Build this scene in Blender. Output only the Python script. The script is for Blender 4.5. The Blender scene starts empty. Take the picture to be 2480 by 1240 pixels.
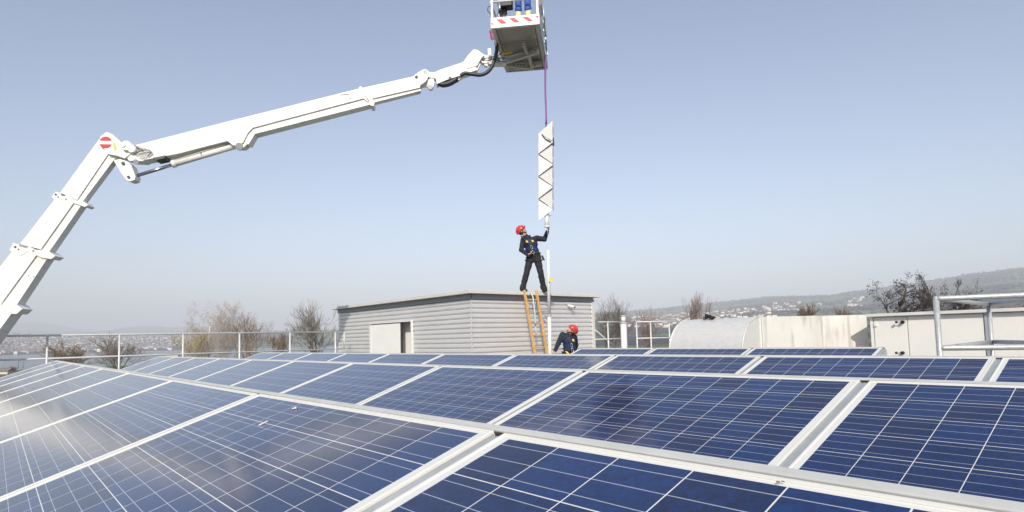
import bpy, bmesh, math, random
from mathutils import Vector, Matrix, noise
random.seed(7)
V = Vector
C = bpy.context.scene.collection
rad = math.radians
# ------------------------------------------------------------------ camera
FPX, CY = 1506.3, 711.4
PITCH, ROLL, YAW = rad(4.0555), rad(-1.4455), rad(140.18)
EYE = V((0, 0, 1.5))
_F = V((math.cos(YAW)*math.cos(PITCH), math.sin(YAW)*math.cos(PITCH), math.sin(PITCH)))
_R0 = _F.cross(V((0, 0, 1))).normalized(); _U0 = _R0.cross(_F)
CR = math.cos(ROLL)*_R0 + math.sin(ROLL)*_U0
CU = math.cos(ROLL)*_U0 - math.sin(ROLL)*_R0
cam = bpy.data.cameras.new('camera'); camo = bpy.data.objects.new('camera', cam); C.objects.link(camo)
cam.sensor_width = 36; cam.lens = FPX/2480*36; cam.shift_y = (CY-620)/2480
cam.clip_start = 0.05; cam.clip_end = 60000
m = Matrix((CR, CU, -_F)).transposed().to_4x4(); m.translation = EYE
camo.matrix_world = m
bpy.context.scene.camera = camo
# ------------------------------------------------------------------ light
SUN_EL, SUN_AZ = rad(33.5), rad(-43)          # azimuth of the sun counted from +X towards +Y
w = bpy.data.worlds.new('World'); bpy.context.scene.world = w; w.use_nodes = True
nt = w.node_tree; bg = nt.nodes['Background']
sky = nt.nodes.new('ShaderNodeTexSky'); sky.sky_type = 'NISHITA'; sky.sun_disc = False
sky.sun_elevation = SUN_EL; sky.sun_rotation = math.pi/2 - SUN_AZ
sky.air_density = 1.0; sky.dust_density = 1.6; sky.ozone_density = 1.2; sky.altitude = 400
hs = nt.nodes.new('ShaderNodeHueSaturation'); hs.inputs['Saturation'].default_value = .84; hs.inputs['Hue'].default_value = .505
nt.links.new(sky.outputs[0], hs.inputs['Color']); nt.links.new(hs.outputs[0], bg.inputs[0]); bg.inputs[1].default_value = 0.15
sl = bpy.data.lights.new('sun', 'SUN'); sl.energy = 4.6; sl.angle = rad(0.5); sl.color = (1, .935, .83)
so = bpy.data.objects.new('sun', sl); C.objects.link(so)
sd = V((math.cos(SUN_AZ)*math.cos(SUN_EL), math.sin(SUN_AZ)*math.cos(SUN_EL), math.sin(SUN_EL)))
so.rotation_euler = sd.to_track_quat('Z', 'Y').to_euler(); so.location = (0, 0, 60)
sc = bpy.context.scene
sc.view_settings.view_transform = 'Standard'; sc.view_settings.look = 'None'
sc.view_settings.exposure = 0.23; sc.view_settings.gamma = 1
# ------------------------------------------------------------------ helpers
def ray(u, v): return _F + CR*((u-1240)/FPX) + CU*((CY-v)/FPX)
def at_d(u, v, d): return EYE + ray(u, v)*d
def at_z(u, v, z): r = ray(u, v); return EYE + r*((z-EYE.z)/r.z)
def at_x(u, v, x): r = ray(u, v); return EYE + r*((x-EYE.x)/r.x)
def at_y(u, v, y): r = ray(u, v); return EYE + r*((y-EYE.y)/r.y)
def at_pl(u, v, p, n): r = ray(u, v); return EYE + r*((p-EYE).dot(n)/r.dot(n))
def proj(P): d = P-EYE; z = d.dot(_F); return (1240+FPX*d.dot(CR)/z, CY-FPX*d.dot(CU)/z, z)
def heading(u):                                  # horizontal unit vector towards column u at the horizon
    r = _F + CR*((u-1240)/FPX) + CU*((CY-(817.8-(u-1240)*.0252))/FPX); r.z = 0; return r.normalized()
def tanel(u, v): r = ray(u, v); return r.z/math.hypot(r.x, r.y)

class MB:
    def __init__(s): s.v = []; s.f = []; s.mi = []; s.sm = []
    def add(s, vs, fs, mi=0, smooth=False):
        o = len(s.v); s.v += [tuple(p) for p in vs]
        for f in fs: s.f.append([o+i for i in f]); s.mi.append(mi); s.sm.append(smooth)
    def box(s, c, sz, R=None, mi=0, b=0.0):
        hx, hy, hz = sz[0]/2, sz[1]/2, sz[2]/2; c = V(c)
        if b <= 0:
            vs = [V((x, y, z)) for x in (-hx, hx) for y in (-hy, hy) for z in (-hz, hz)]
            fs = [(0,1,3,2),(4,6,7,5),(0,4,5,1),(2,3,7,6),(0,2,6,4),(1,5,7,3)]
        else:
            bm = bmesh.new(); bmesh.ops.create_cube(bm, size=1)
            for q in bm.verts: q.co = V((q.co.x*sz[0], q.co.y*sz[1], q.co.z*sz[2]))
            bmesh.ops.bevel(bm, geom=list(bm.edges), offset=b, segments=2, affect='EDGES', profile=.5)
            bm.verts.index_update(); vs = [q.co.copy() for q in bm.verts]; fs = [[q.index for q in f.verts] for f in bm.faces]; bm.free()
        if R is not None: vs = [R @ p for p in vs]
        s.add([c+p for p in vs], fs, mi)
    def tube(s, p0, p1, r0, r1=None, n=12, mi=0, caps=True):
        p0, p1 = V(p0), V(p1); r1 = r0 if r1 is None else r1
        d = (p1-p0).normalized(); a = d.orthogonal().normalized(); b = d.cross(a)
        vs = [p+(a*math.cos(2*math.pi*i/n)+b*math.sin(2*math.pi*i/n))*r for p, r in ((p0, r0), (p1, r1)) for i in range(n)]
        s.add(vs, [(i, (i+1) % n, n+(i+1) % n, n+i) for i in range(n)], mi, True)
        if caps: s.add(vs, [tuple(range(n))[::-1], tuple(range(n, 2*n))], mi)
    def path(s, pts, r, n=10, mi=0):
        pts = [V(p) for p in pts]; rr = r if isinstance(r, (list, tuple)) else [r]*len(pts)
        rings = []; a = None
        for i, p in enumerate(pts):
            d = (pts[min(i+1, len(pts)-1)]-pts[max(i-1, 0)]).normalized()
            a = d.orthogonal().normalized() if a is None else (a-d*a.dot(d)).normalized()
            b = d.cross(a)
            rings += [p+(a*math.cos(2*math.pi*k/n)+b*math.sin(2*math.pi*k/n))*rr[i] for k in range(n)]
        fs = [(i*n+k, i*n+(k+1) % n, (i+1)*n+(k+1) % n, (i+1)*n+k) for i in range(len(pts)-1) for k in range(n)]
        s.add(rings, fs, mi, True)
        s.add(rings, [tuple(range(n))[::-1], tuple(range(len(rings)-n, len(rings)))], mi)
    def prism(s, poly, ext, mi=0, mi_side=None):
        poly = [V(p) for p in poly]; n = len(poly); ext = V(ext)
        s.add(poly+[p+ext for p in poly], [tuple(range(n)), tuple(range(n, 2*n))[::-1]], mi)
        s.add(poly+[p+ext for p in poly], [(i, n+i, n+(i+1) % n, (i+1) % n) for i in range(n)], mi if mi_side is None else mi_side)
    def ball(s, c, r, R=None, mi=0, nu=14, nv=9, z0=-1.0, z1=1.0):
        c = V(c); r = (r, r, r) if not isinstance(r, (tuple, list)) else r; vs = []; fs = []
        a0, a1 = math.asin(z0), math.asin(z1)
        for j in range(nv+1):
            t = a0+(a1-a0)*j/nv
            for i in range(nu):
                p = V((math.cos(t)*math.cos(2*math.pi*i/nu)*r[0], math.cos(t)*math.sin(2*math.pi*i/nu)*r[1], math.sin(t)*r[2]))
                vs.append(c+(R @ p if R is not None else p))
        for j in range(nv):
            for i in range(nu): fs.append((j*nu+i, j*nu+(i+1) % nu, (j+1)*nu+(i+1) % nu, (j+1)*nu+i))
        s.add(vs, fs, mi, True)
    def build(s, name, mats, parent=None, loc=None):
        me = bpy.data.meshes.new(name); me.from_pydata(s.v, [], s.f)
        mats = mats if isinstance(mats, (list, tuple)) else [mats]
        for q in mats: me.materials.append(q)
        me.polygons.foreach_set('material_index', s.mi); me.polygons.foreach_set('use_smooth', s.sm)
        bm = bmesh.new(); bm.from_mesh(me); bmesh.ops.remove_doubles(bm, verts=bm.verts, dist=1e-6) if len(s.v) < 60000 else None
        bmesh.ops.recalc_face_normals(bm, faces=bm.faces); bm.to_mesh(me); bm.free()
        return link(name, me, parent, loc)
def link(name, me, parent=None, loc=None):
    o = bpy.data.objects.new(name, me); C.objects.link(o)
    if parent is not None: o.parent = parent; o.matrix_parent_inverse = Matrix.Translation(-parent.location)
    if loc is not None: o.location = loc
    return o
def tag(o, label, cat, group=None, kind=None):
    if label: o['label'] = label
    if cat: o['category'] = cat
    if group: o['group'] = group
    if kind: o['kind'] = kind
    return o
def thing(name, loc, label, cat, group=None):
    o = bpy.data.objects.new(name, None); C.objects.link(o); o.location = loc; o.empty_display_size = .2
    return tag(o, label, cat, group)
def RZ(a): return Matrix.Rotation(a, 3, 'Z')
def basis(x, y, z): return Matrix((x, y, z)).transposed()
# ------------------------------------------------------------------ materials
def mat(name, col, rough=.5, metal=0, spec=.5, var=0, vscale=4, bump=0, bscale=40, coat=0, stain=None):
    m = bpy.data.materials.new(name); m.use_nodes = True; t = m.node_tree; p = t.nodes['Principled BSDF']
    p.inputs['Base Color'].default_value = (*col, 1); p.inputs['Roughness'].default_value = rough
    p.inputs['Metallic'].default_value = metal; p.inputs['Specular IOR Level'].default_value = spec
    if coat: p.inputs['Coat Weight'].default_value = coat; p.inputs['Coat Roughness'].default_value = .15
    tc = t.nodes.new('ShaderNodeTexCoord')
    if var:
        n = t.nodes.new('ShaderNodeTexNoise'); n.inputs['Scale'].default_value = vscale; n.inputs['Detail'].default_value = 6
        n.inputs['Roughness'].default_value = .65
        r = t.nodes.new('ShaderNodeMapRange'); r.inputs[1].default_value = .3; r.inputs[2].default_value = .7
        r.inputs[3].default_value = 1-var; r.inputs[4].default_value = 1+var*.6
        x = t.nodes.new('ShaderNodeVectorMath'); x.operation = 'SCALE'; x.inputs[0].default_value = col
        t.links.new(tc.outputs['Object'], n.inputs['Vector']); t.links.new(n.outputs[0], r.inputs[0])
        t.links.new(r.outputs[0], x.inputs['Scale']); t.links.new(x.outputs[0], p.inputs['Base Color'])
        if stain:
            n2 = t.nodes.new('ShaderNodeTexNoise'); n2.inputs['Scale'].default_value = stain[1]; n2.inputs['Detail'].default_value = 8
            mp = t.nodes.new('ShaderNodeMapping'); mp.inputs['Scale'].default_value = stain[2]
            t.links.new(tc.outputs['Object'], mp.inputs[0]); t.links.new(mp.outputs[0], n2.inputs['Vector'])
            r2 = t.nodes.new('ShaderNodeMapRange'); r2.inputs[1].default_value = stain[3]; r2.inputs[2].default_value = stain[3]+.15; r2.inputs[4].default_value = stain[4]
            mx = t.nodes.new('ShaderNodeMix'); mx.data_type = 'RGBA'; t.links.new(n2.outputs[0], r2.inputs[0]); t.links.new(r2.outputs[0], mx.inputs[0])
            t.links.new(x.outputs[0], mx.inputs[6]); mx.inputs[7].default_value = (*stain[0], 1); t.links.new(mx.outputs[2], p.inputs['Base Color'])
    if bump:
        n = t.nodes.new('ShaderNodeTexNoise'); n.inputs['Scale'].default_value = bscale; n.inputs['Detail'].default_value = 5
        b = t.nodes.new('ShaderNodeBump'); b.inputs['Strength'].default_value = bump; b.inputs['Distance'].default_value = .01
        t.links.new(tc.outputs['Object'], n.inputs['Vector']); t.links.new(n.outputs[0], b.inputs['Height']); t.links.new(b.outputs[0], p.inputs['Normal'])
    return m
M = {}
M['boom'] = mat('white_boom_paint', (.79, .78, .74), .38, var=.07, vscale=2.5, stain=((.40, .37, .30), 3.5, (1, 1, 3), .56, .4))
M['boom_dark'] = mat('dark_grease_steel', (.06, .06, .065), .5, .3, var=.2)
M['chrome'] = mat('chrome_rod', (.42, .43, .45), .18, 1)
M['rubber'] = mat('black_rubber', (.018, .02, .026), .45, bump=.3, bscale=80)
M['red'] = mat('red_sticker', (.52, .03, .05), .5, var=.15, vscale=12)
M['yellow'] = mat('yellow_paint', (.75, .52, .05), .5, var=.1)
M['alu'] = mat('aluminium', (.74, .725, .67), .42, .1, var=.05, vscale=5)
M['alu_grey'] = mat('grey_aluminium', (.50, .52, .54), .42, .5, var=.12, vscale=8)
M['floor_br'] = mat('floor_bracket', (.58, .55, .48), .5, .1, var=.12)
M['alu_rough'] = mat('dull_sheet', (.42, .385, .32), .55, .2, var=.16, vscale=3, stain=((.16, .14, .12), 4, (1, 1, 1), .56, .6))
M['rail_grey'] = mat('ridge_rail', (.56, .56, .535), .45, .1, var=.1, vscale=9)
M['galv'] = mat('galvanised_tube', (.47, .49, .49), .45, .3, var=.25, vscale=30)
M['galv_far'] = mat('galvanised_rail', (.60, .61, .61), .5, .15, var=.12, vscale=15)
M['siding'] = mat('corrugated_siding', (.80, .785, .775), .42, .44, var=.035, vscale=1.2, stain=((.42, .41, .42), 1.3, (1, 1, 6), .62, .3))
M['fascia'] = mat('roof_fascia', (.66, .65, .62), .5, .1, var=.08, vscale=3)
M['trim'] = mat('white_trim', (.68, .68, .66), .45, var=.05)
M['door'] = mat('white_door', (.80, .795, .76), .45, var=.04, vscale=3)
M['interior'] = mat('interior_dark', (.10, .10, .10), .8, var=.2)
M['roof_gravel'] = mat('roof_gravel', (.22, .21, .20), .9, var=.4, vscale=30, bump=.6, bscale=60)
M['hvac'] = mat('cream_panel', (.77, .755, .71), .42, .05, var=.035, vscale=1.5, stain=((.5, .47, .4), 2, (3, 3, .7), .63, .35))
M['duct'] = mat('duct_sheet', (.68, .66, .615), .42, .15, var=.08, vscale=2.5, stain=((.36, .33, .28), 2.2, (3.5, 3.5, .6), .52, .55))
M['hood'] = mat('hood_sheet', (.66, .655, .635), .45, .2, var=.07, vscale=8, stain=((.45, .44, .42), 12, (1, 4, 4), .55, .5))
M['wood'] = mat('ladder_wood', (.56, .34, .12), .5, var=.22, vscale=7)
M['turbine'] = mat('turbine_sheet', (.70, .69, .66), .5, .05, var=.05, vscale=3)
M['turbine_shade'] = mat('turbine_sheet_shade', (.54, .535, .52), .55, .1, var=.07, vscale=20)  # same white sheet, shade of the right-turned plates put into the colour
M['sling'] = mat('purple_sling', (.30, .10, .36), .8, var=.15, vscale=20)
M['pink'] = mat('pink_hose', (.75, .10, .28), .5)
M['black'] = mat('black_plastic', (.015, .015, .018), .5, var=.2)
M['skin'] = mat('skin', (.55, .33, .24), .55, var=.08, vscale=20)
M['navy'] = mat('navy_fleece', (.014, .018, .036), .85, var=.3, vscale=9, bump=.5, bscale=25)
M['vest'] = mat('blue_vest', (.012, .024, .095), .75, var=.25, vscale=9, bump=.5, bscale=25)
M['trouser'] = mat('charcoal_trousers', (.020, .021, .027), .85, var=.35, vscale=8, bump=.6, bscale=22)
M['bluepant'] = mat('blue_work_trousers', (.05, .12, .42), .8, var=.25, vscale=10, bump=.5, bscale=22)
M['hivis'] = mat('pale_yellow_boot', (.75, .72, .45), .7, var=.1)
M['boot'] = mat('black_boot', (.02, .02, .022), .55)
M['helmet'] = mat('red_helmet', (.62, .045, .035), .28, coat=.4)
M['strap'] = mat('dark_webbing', (.035, .03, .03), .8)
M['ystrap'] = mat('yellow_webbing', (.75, .55, .04), .7)
M['steel'] = mat('steel_clip', (.6, .6, .6), .3, .9)
M['hair'] = mat('brown_hair', (.09, .05, .03), .8)
M['beard'] = mat('light_brown_beard', (.30, .17, .08), .8)
M['rope'] = mat('pale_blue_rope', (.50, .66, .74), .8, var=.2, vscale=40)
M['tagy'] = mat('yellow_tag', (.62, .52, .12), .6, var=.2, vscale=60)
M['bark'] = mat('grey_bark', (.14, .12, .105), .9, var=.3, vscale=3)
M['bark_dark'] = mat('dark_bark', (.075, .065, .06), .9, var=.3, vscale=3)
M['birch'] = mat('birch_bark', (.66, .63, .60), .8, var=.35, vscale=3)
M['twig_brown'] = mat('brown_twigs', (.21, .145, .105), .9, var=.3)
M['twig_grey'] = mat('grey_twigs', (.20, .165, .135), .9, var=.3)
M['twig_birch'] = mat('birch_twigs', (.50, .43, .39), .9, var=.2)
M['twig_red'] = mat('red_twigs', (.27, .19, .155), .9, var=.25)
M['willow'] = mat('willow_twigs', (.36, .30, .17), .9, var=.25)
M['cone'] = mat('alder_cones', (.075, .04, .035), .9, var=.3)
M['ivy'] = mat('ivy_leaves', (.10, .12, .03), .8, var=.4, vscale=5)
M['hwall'] = mat('house_render', (.85, .78, .72), .8, var=.05)
M['hwall2'] = mat('house_render_ochre', (.62, .54, .42), .8, var=.05)
M['roof_red'] = mat('roof_tiles_red', (.19, .13, .11), .85, var=.2)
M['roof_grey'] = mat('roof_slate', (.17, .16, .16), .8, var=.2)
M['carred'] = mat('car_red', (.35, .03, .04), .3, coat=.5)
M['glassd'] = mat('dark_glass', (.02, .025, .03), .1)
M['wood_far'] = mat('far_woods', (.058, .053, .072), .95, var=.45, vscale=.02)

def laminate_mat():
    m = bpy.data.materials.new('solar_laminate'); m.use_nodes = True; t = m.node_tree; L = t.links
    p = t.nodes['Principled BSDF']
    uv = t.nodes.new('ShaderNodeUVMap'); uv.uv_map = 'UVMap'
    sp = t.nodes.new('ShaderNodeSeparateXYZ'); L.new(uv.outputs[0], sp.inputs[0])
    def mth(op, a, b=None, c=None):
        n = t.nodes.new('ShaderNodeMath'); n.operation = op
        for i, x in enumerate((a, b, c)):
            if x is None: continue
            if isinstance(x, (int, float)): n.inputs[i].default_value = x
            else: L.new(x, n.inputs[i])
        return n.outputs[0]
    P = .157
    cu = mth('DIVIDE', mth('SUBTRACT', sp.outputs[0], .026), P); cv = mth('DIVIDE', mth('SUBTRACT', sp.outputs[1], .009), .159)
    fu, fv = mth('FRACT', cu), mth('FRACT', cv)
    du = mth('ABSOLUTE', mth('SUBTRACT', fu, .5)); dv = mth('ABSOLUTE', mth('SUBTRACT', fv, .5))
    gap = mth('MAXIMUM', mth('GREATER_THAN', du, .5-.0085), mth('GREATER_THAN', dv, .5-.0085))
    out = mth('MAXIMUM', mth('MAXIMUM', mth('LESS_THAN', cu, 0), mth('GREATER_THAN', cu, 10)), mth('MAXIMUM', mth('LESS_THAN', cv, 0), mth('GREATER_THAN', cv, 6)))
    white = mth('MAXIMUM', gap, out)
    b3 = mth('ABSOLUTE', mth('SUBTRACT', mth('FRACT', mth('MULTIPLY', cv, 3)), .5))
    bus = mth('MULTIPLY', mth('LESS_THAN', b3, .019), mth('SUBTRACT', 1, out))
    # cells: poly-crystal flakes and cell-to-cell differences
    co = t.nodes.new('ShaderNodeCombineXYZ'); L.new(mth('FLOOR', cu), co.inputs[0]); L.new(mth('FLOOR', cv), co.inputs[1])
    oi = t.nodes.new('ShaderNodeObjectInfo'); L.new(mth('MULTIPLY', oi.outputs['Random'], 97), co.inputs[2])
    wn = t.nodes.new('ShaderNodeTexWhiteNoise'); L.new(co.outputs[0], wn.inputs[0])
    vo = t.nodes.new('ShaderNodeTexVoronoi'); vo.inputs['Scale'].default_value = 90; L.new(uv.outputs[0], vo.inputs['Vector'])
    sv = t.nodes.new('ShaderNodeSeparateColor'); L.new(vo.outputs['Color'], sv.inputs[0])
    k = mth('ADD', mth('MULTIPLY', sv.outputs[0], .5), mth('MULTIPLY', wn.outputs[0], .5))
    mx = t.nodes.new('ShaderNodeMix'); mx.data_type = 'RGBA'; L.new(k, mx.inputs[0])
    mx.inputs[6].default_value = (.003, .007, .042, 1); mx.inputs[7].default_value = (.002, .030, .138, 1)
    m2 = t.nodes.new('ShaderNodeMix'); m2.data_type = 'RGBA'; L.new(bus, m2.inputs[0]); L.new(mx.outputs[2], m2.inputs[6]); m2.inputs[7].default_value = (.34, .37, .44, 1)
    m3 = t.nodes.new('ShaderNodeMix'); m3.data_type = 'RGBA'; L.new(white, m3.inputs[0]); L.new(m2.outputs[2], m3.inputs[6]); m3.inputs[7].default_value = (.70, .695, .66, 1)
    # thin uneven dust film
    nz = t.nodes.new('ShaderNodeTexNoise'); nz.inputs['Scale'].default_value = 3; nz.inputs['Detail'].default_value = 8; L.new(uv.outputs[0], nz.inputs['Vector'])
    m4 = t.nodes.new('ShaderNodeMix'); m4.data_type = 'RGBA'; L.new(mth('MULTIPLY', nz.outputs[0], .035), m4.inputs[0]); L.new(m3.outputs[2], m4.inputs[6]); m4.inputs[7].default_value = (.5, .47, .42, 1)
    L.new(m4.outputs[2], p.inputs['Base Color'])
    p.inputs['Roughness'].default_value = .6; p.inputs['Specular IOR Level'].default_value = .0
    p.inputs['Coat Weight'].default_value = 1; p.inputs['Coat IOR'].default_value = 1.62
    rr = t.nodes.new('ShaderNodeMapRange'); rr.inputs[3].default_value = .095; rr.inputs[4].default_value = .145; L.new(nz.outputs[0], rr.inputs[0])
    L.new(rr.outputs[0], p.inputs['Coat Roughness'])
    return m
M['lam'] = laminate_mat()

def terrain_mat():
    m = bpy.data.materials.new('hillside'); m.use_nodes = True; t = m.node_tree; L = t.links; p = t.nodes['Principled BSDF']
    p.inputs['Roughness'].default_value = .95; p.inputs['Specular IOR Level'].default_value = .1
    tc = t.nodes.new('ShaderNodeTexCoord')
    def nz(sc_, d=6):
        n = t.nodes.new('ShaderNodeTexNoise'); n.inputs['Scale'].default_value = sc_; n.inputs['Detail'].default_value = d; L.new(tc.outputs['Object'], n.inputs['Vector']); return n
    n1 = nz(.0022, 3); n2 = nz(.012); n3 = nz(.06)
    r = t.nodes.new('ShaderNodeValToRGB'); e = r.color_ramp.elements
    e[0].position = .44; e[0].color = (.064, .058, .074, 1); e[1].position = .49; e[1].color = (.12, .165, .08, 1)
    x = e.new(.62); x.color = (.15, .185, .09, 1); y = e.new(.64); y.color = (.070, .064, .076, 1)
    L.new(n1.outputs[0], r.inputs[0])
    mx = t.nodes.new('ShaderNodeMix'); mx.data_type = 'RGBA'; mx.blend_type = 'MULTIPLY'; mx.inputs[0].default_value = .8
    r2 = t.nodes.new('ShaderNodeMapRange'); r2.inputs[1].default_value = .35; r2.inputs[2].default_value = .65; r2.inputs[3].default_value = .55; r2.inputs[4].default_value = 1.3
    a = t.nodes.new('ShaderNodeMath'); a.operation = 'MULTIPLY_ADD'; a.inputs[1].default_value = .5; L.new(n2.outputs[0], a.inputs[0])
    b = t.nodes.new('ShaderNodeMath'); b.operation = 'MULTIPLY'; b.inputs[1].default_value = .5; L.new(n3.outputs[0], b.inputs[0]); L.new(b.outputs[0], a.inputs[2])
    L.new(a.outputs[0], r2.inputs[0]); L.new(r.outputs[0], mx.inputs[6]); L.new(r2.outputs[0], mx.inputs[7]); L.new(mx.outputs[2], p.inputs['Base Color'])
    return m
M['terrain'] = terrain_mat()
M['mountain'] = mat('wooded_mountain', (.07, .08, .06), .95, var=.3, vscale=.002)
M['water'] = mat('lake_water', (.03, .05, .06), .22, spec=.5, bump=.25, bscale=.08)
M['cloth_black'] = mat('black_nylon', (.008, .009, .012), .6)

# ================================================================== THE LAND
def interp(x, tab):
    if x <= tab[0][0]: return tab[0][1]
    for (a, b), (c, d) in zip(tab, tab[1:]):
        if x <= c: return b+(d-b)*(x-a)/(c-a)
    return tab[-1][1]
def sstep(a, b, x): t = min(1, max(0, (x-a)/(b-a))); return t*t*(3-2*t)
RIDGE_R = [(1300, 762), (1440, 757), (1560, 750), (1650, 742), (1750, 732), (1830, 722), (1880, 717), (1960, 716), (2030, 712), (2060, 705), (2110, 700), (2170, 691), (2250, 680), (2300, 672), (2350, 662), (2420, 653), (2480, 645), (2700, 625)]
RIDGE_L = [(-300, 812), (0, 808), (120, 811), (260, 815), (420, 812), (560, 808), (800, 800), (1100, 790)]
def land(u, r):
    right = sstep(1000, 1350, u)
    h = heading(u); p = h*r
    nzv = noise.fractal(V((p.x*.0016, p.y*.0016, 3.3)), 1.0, 2.0, 5)
    # right-hand hillside
    zr = 1.5+tanel(u, interp(u, RIDGE_R))*5200
    t = max(0, (r-500)/4700)
    zR = -9+(zr+9)*(t**1.45 if t <= 1 else 1-(t-1)*.6) + nzv*14*min(1, t*2.5)*(1 if t < .8 else max(.3, 1-(t-.8)*2.5))
    # left: near bank, lake, far bank
    zl = 1.5+tanel(u, interp(u, RIDGE_L))*4300
    shore = 2500+180*math.sin(u*.006)
    if r < 430: zL = -9
    elif r < shore: zL = -9-9*sstep(430, 520, r)+ (3.6*sstep(shore-60, shore, r))
    else:
        t = (r-shore)/1800
        zL = -14.2+(zl+14.2)*(t**1.25 if t <= 1 else 1-(t-1)*.5)+nzv*9*min(1, t*3)+3*sstep(0, .05, t)
    return zL*(1-right)+zR*right
us = [-300+i*12 for i in range(0, 251)]
rs = [0.0, 60, 150, 300, 400, 430, 450, 470, 500, 520, 600, 800, 1000]+[1000*1.03**i for i in range(1, 75)]
mb = MB(); vs = []
for r in rs:
    for u in us:
        h = heading(u); vs.append((h.x*r, h.y*r, land(u, r)-(r > 5 and 0)))
n = len(us); fs = [(j*n+i, j*n+i+1, (j+1)*n+i+1, (j+1)*n+i) for j in range(1, len(rs)-1) for i in range(n-1)]
mb.add(vs, fs, 0, True); tag(mb.build('hills', M['terrain']), None, None, kind='structure')
mb = MB(); N = 96
mb.add([(0, 0, -9.05)]+[(560*math.cos(2*math.pi*i/N), 560*math.sin(2*math.pi*i/N), -22) for i in range(N)]
       +[(420*math.cos(2*math.pi*i/N), 420*math.sin(2*math.pi*i/N), -9.05) for i in range(N)],
       [(0, N+1+i, N+1+(i+1) % N) for i in range(N)]+[(N+1+i, 1+i, 1+(i+1) % N, N+1+(i+1) % N) for i in range(N)], 0)
tag(mb.build('ground', M['terrain']), None, None, kind='structure')
mb = MB(); vs = []; fs = []
for k, r in enumerate((435, 3200)):
    for i in range(60): h = heading(-400+i*27); vs.append((h.x*r, h.y*r, -13.0))
fs = [(i, i+1, 61+i, 60+i) for i in range(59)]
mb.add(vs, fs); tag(mb.build('lake', M['water']), None, None, kind='structure')
# misty ranges far behind the lake
for nm, R0, tab, sd_ in (('mountain_range', 13500, [(-500, 800), (-200, 795), (0, 789), (40, 782), (81, 779), (120, 785), (150, 789), (203, 800), (300, 808), (700, 812)], 1.0),
                      ('mountain_ridge', 10500, [(-500, 798), (0, 797), (40, 799), (90, 797), (140, 802), (200, 806), (260, 799), (300, 793), (355, 789), (410, 792), (450, 790), (520, 795), (620, 797), (760, 800), (900, 806), (1300, 812), (1500, 815)], 2.0)):
    mb = MB(); vs = []; prof = ((-1800, -1.0), (-900, .45), (-300, .88), (0, 1.0), (500, .8))
    uu = [-500+i*14 for i in range(150)]
    for dr, k in prof:
        for u in uu:
            h = heading(u); zt = tanel(u, interp(u, tab))*(R0)
            z = zt+12*noise.noise(V((u*.02, sd_, 0)))+6*noise.noise(V((u*.08, sd_, 0)))
            z = -18 if k < 0 else z*k+(1-k)*60*noise.noise(V((u*.015, dr*.01, sd_)))
            vs.append((h.x*(R0+dr), h.y*(R0+dr), z))
    n = len(uu); mb.add(vs, [(j*n+i, j*n+i+1, (j+1)*n+i+1, (j+1)*n+i) for j in range(4) for i in range(n-1)], 0, True)
    tag(mb.build(nm, M['mountain']), None, None, kind='structure')

# houses: far lake shore and right-hand hillside
def house_mesh(w_, d_, h_, rf, roofm, wallm):
    mb = MB(); mb.box((0, 0, h_/2-1.5), (w_, d_, h_+3), mi=0)
    e = .5
    P = [(-w_/2-e, -d_/2-e, h_-.1), (w_/2+e, -d_/2-e, h_-.1), (w_/2+e, d_/2+e, h_-.1), (-w_/2-e, d_/2+e, h_-.1), (-w_/2-e, 0, h_+rf), (w_/2+e, 0, h_+rf)]
    mb.add(P, [(0, 1, 5, 4), (2, 3, 4, 5), (0, 4, 3), (1, 2, 5), (0, 3, 2, 1)], 1)
    for s in (-1, 1):
        for zz in range(int(h_//3)):
            for k in range(int(w_//3)):
                mb.box((-w_/2+1.5+k*3, s*(d_/2+.03), 1.6+zz*3), (1.3, .06, 1.4), mi=2)
    o = mb.build('house', [wallm, roofm, M['glassd']]); me = o.data; bpy.data.objects.remove(o); return me
HM = [house_mesh(12, 9, 6, 3.5, M['roof_red'], M['hwall']), house_mesh(14, 10, 9, 3.5, M['roof_grey'], M['hwall']), house_mesh(10, 9, 6, 4, M['roof_grey'], M['hwall2']),
      house_mesh(22, 11, 11, 1.0, M['roof_grey'], M['hwall']), house_mesh(11, 8, 5, 3, M['roof_red'], M['hwall'])]
HD = ['small white house with a red tiled roof', 'white apartment house with a grey roof', 'ochre rendered house with a steep grey roof', 'long flat white apartment block', 'low white cottage with a red roof']
wood = MB(); town = MB()
def clump(x, y, z, s):
    n = 6; vs = [(x, y, z+s*random.uniform(.8, 1.2))]
    for k in range(n): a = 6.283*k/n+random.random(); q = s*random.uniform(.6, 1.1); vs.append((x+q*math.cos(a), y+q*math.sin(a), z+s*random.uniform(.2, .7)))
    for k in range(n): a = 6.283*k/n; vs.append((x+s*.9*math.cos(a), y+s*.9*math.sin(a), z-s))
    wood.add(vs, [(0, 1+k, 1+(k+1) % n) for k in range(n)]+[(1+k, 7+k, 7+(k+1) % n, 1+(k+1) % n) for k in range(n)], 0)
def put_house(u, r, where, grp):
    k = random.choices(range(5), (4, 4, 2, 1.5, 3))[0]
    h = heading(u); o = link('house', HM[k]); o.location = (h.x*r, h.y*r, land(u, r)); o.rotation_euler.z = random.choice((0, .5, 1.1, 1.6, 2.4, 2.9))+random.uniform(-.2, .2)
    s = random.uniform(.8, 1.25); o.scale = (s, s, s)
    tag(o, HD[k]+' '+where, 'house', grp)
for i in range(175):
    u = random.uniform(-40, 440) if random.random() < .93 else random.uniform(440, 470)
    t = random.random()**1.7; r = 2560+180*math.sin(u*.006)+t*1250
    put_house(u, r, 'on the far lake shore', 'houses on the far lake shore')
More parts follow.
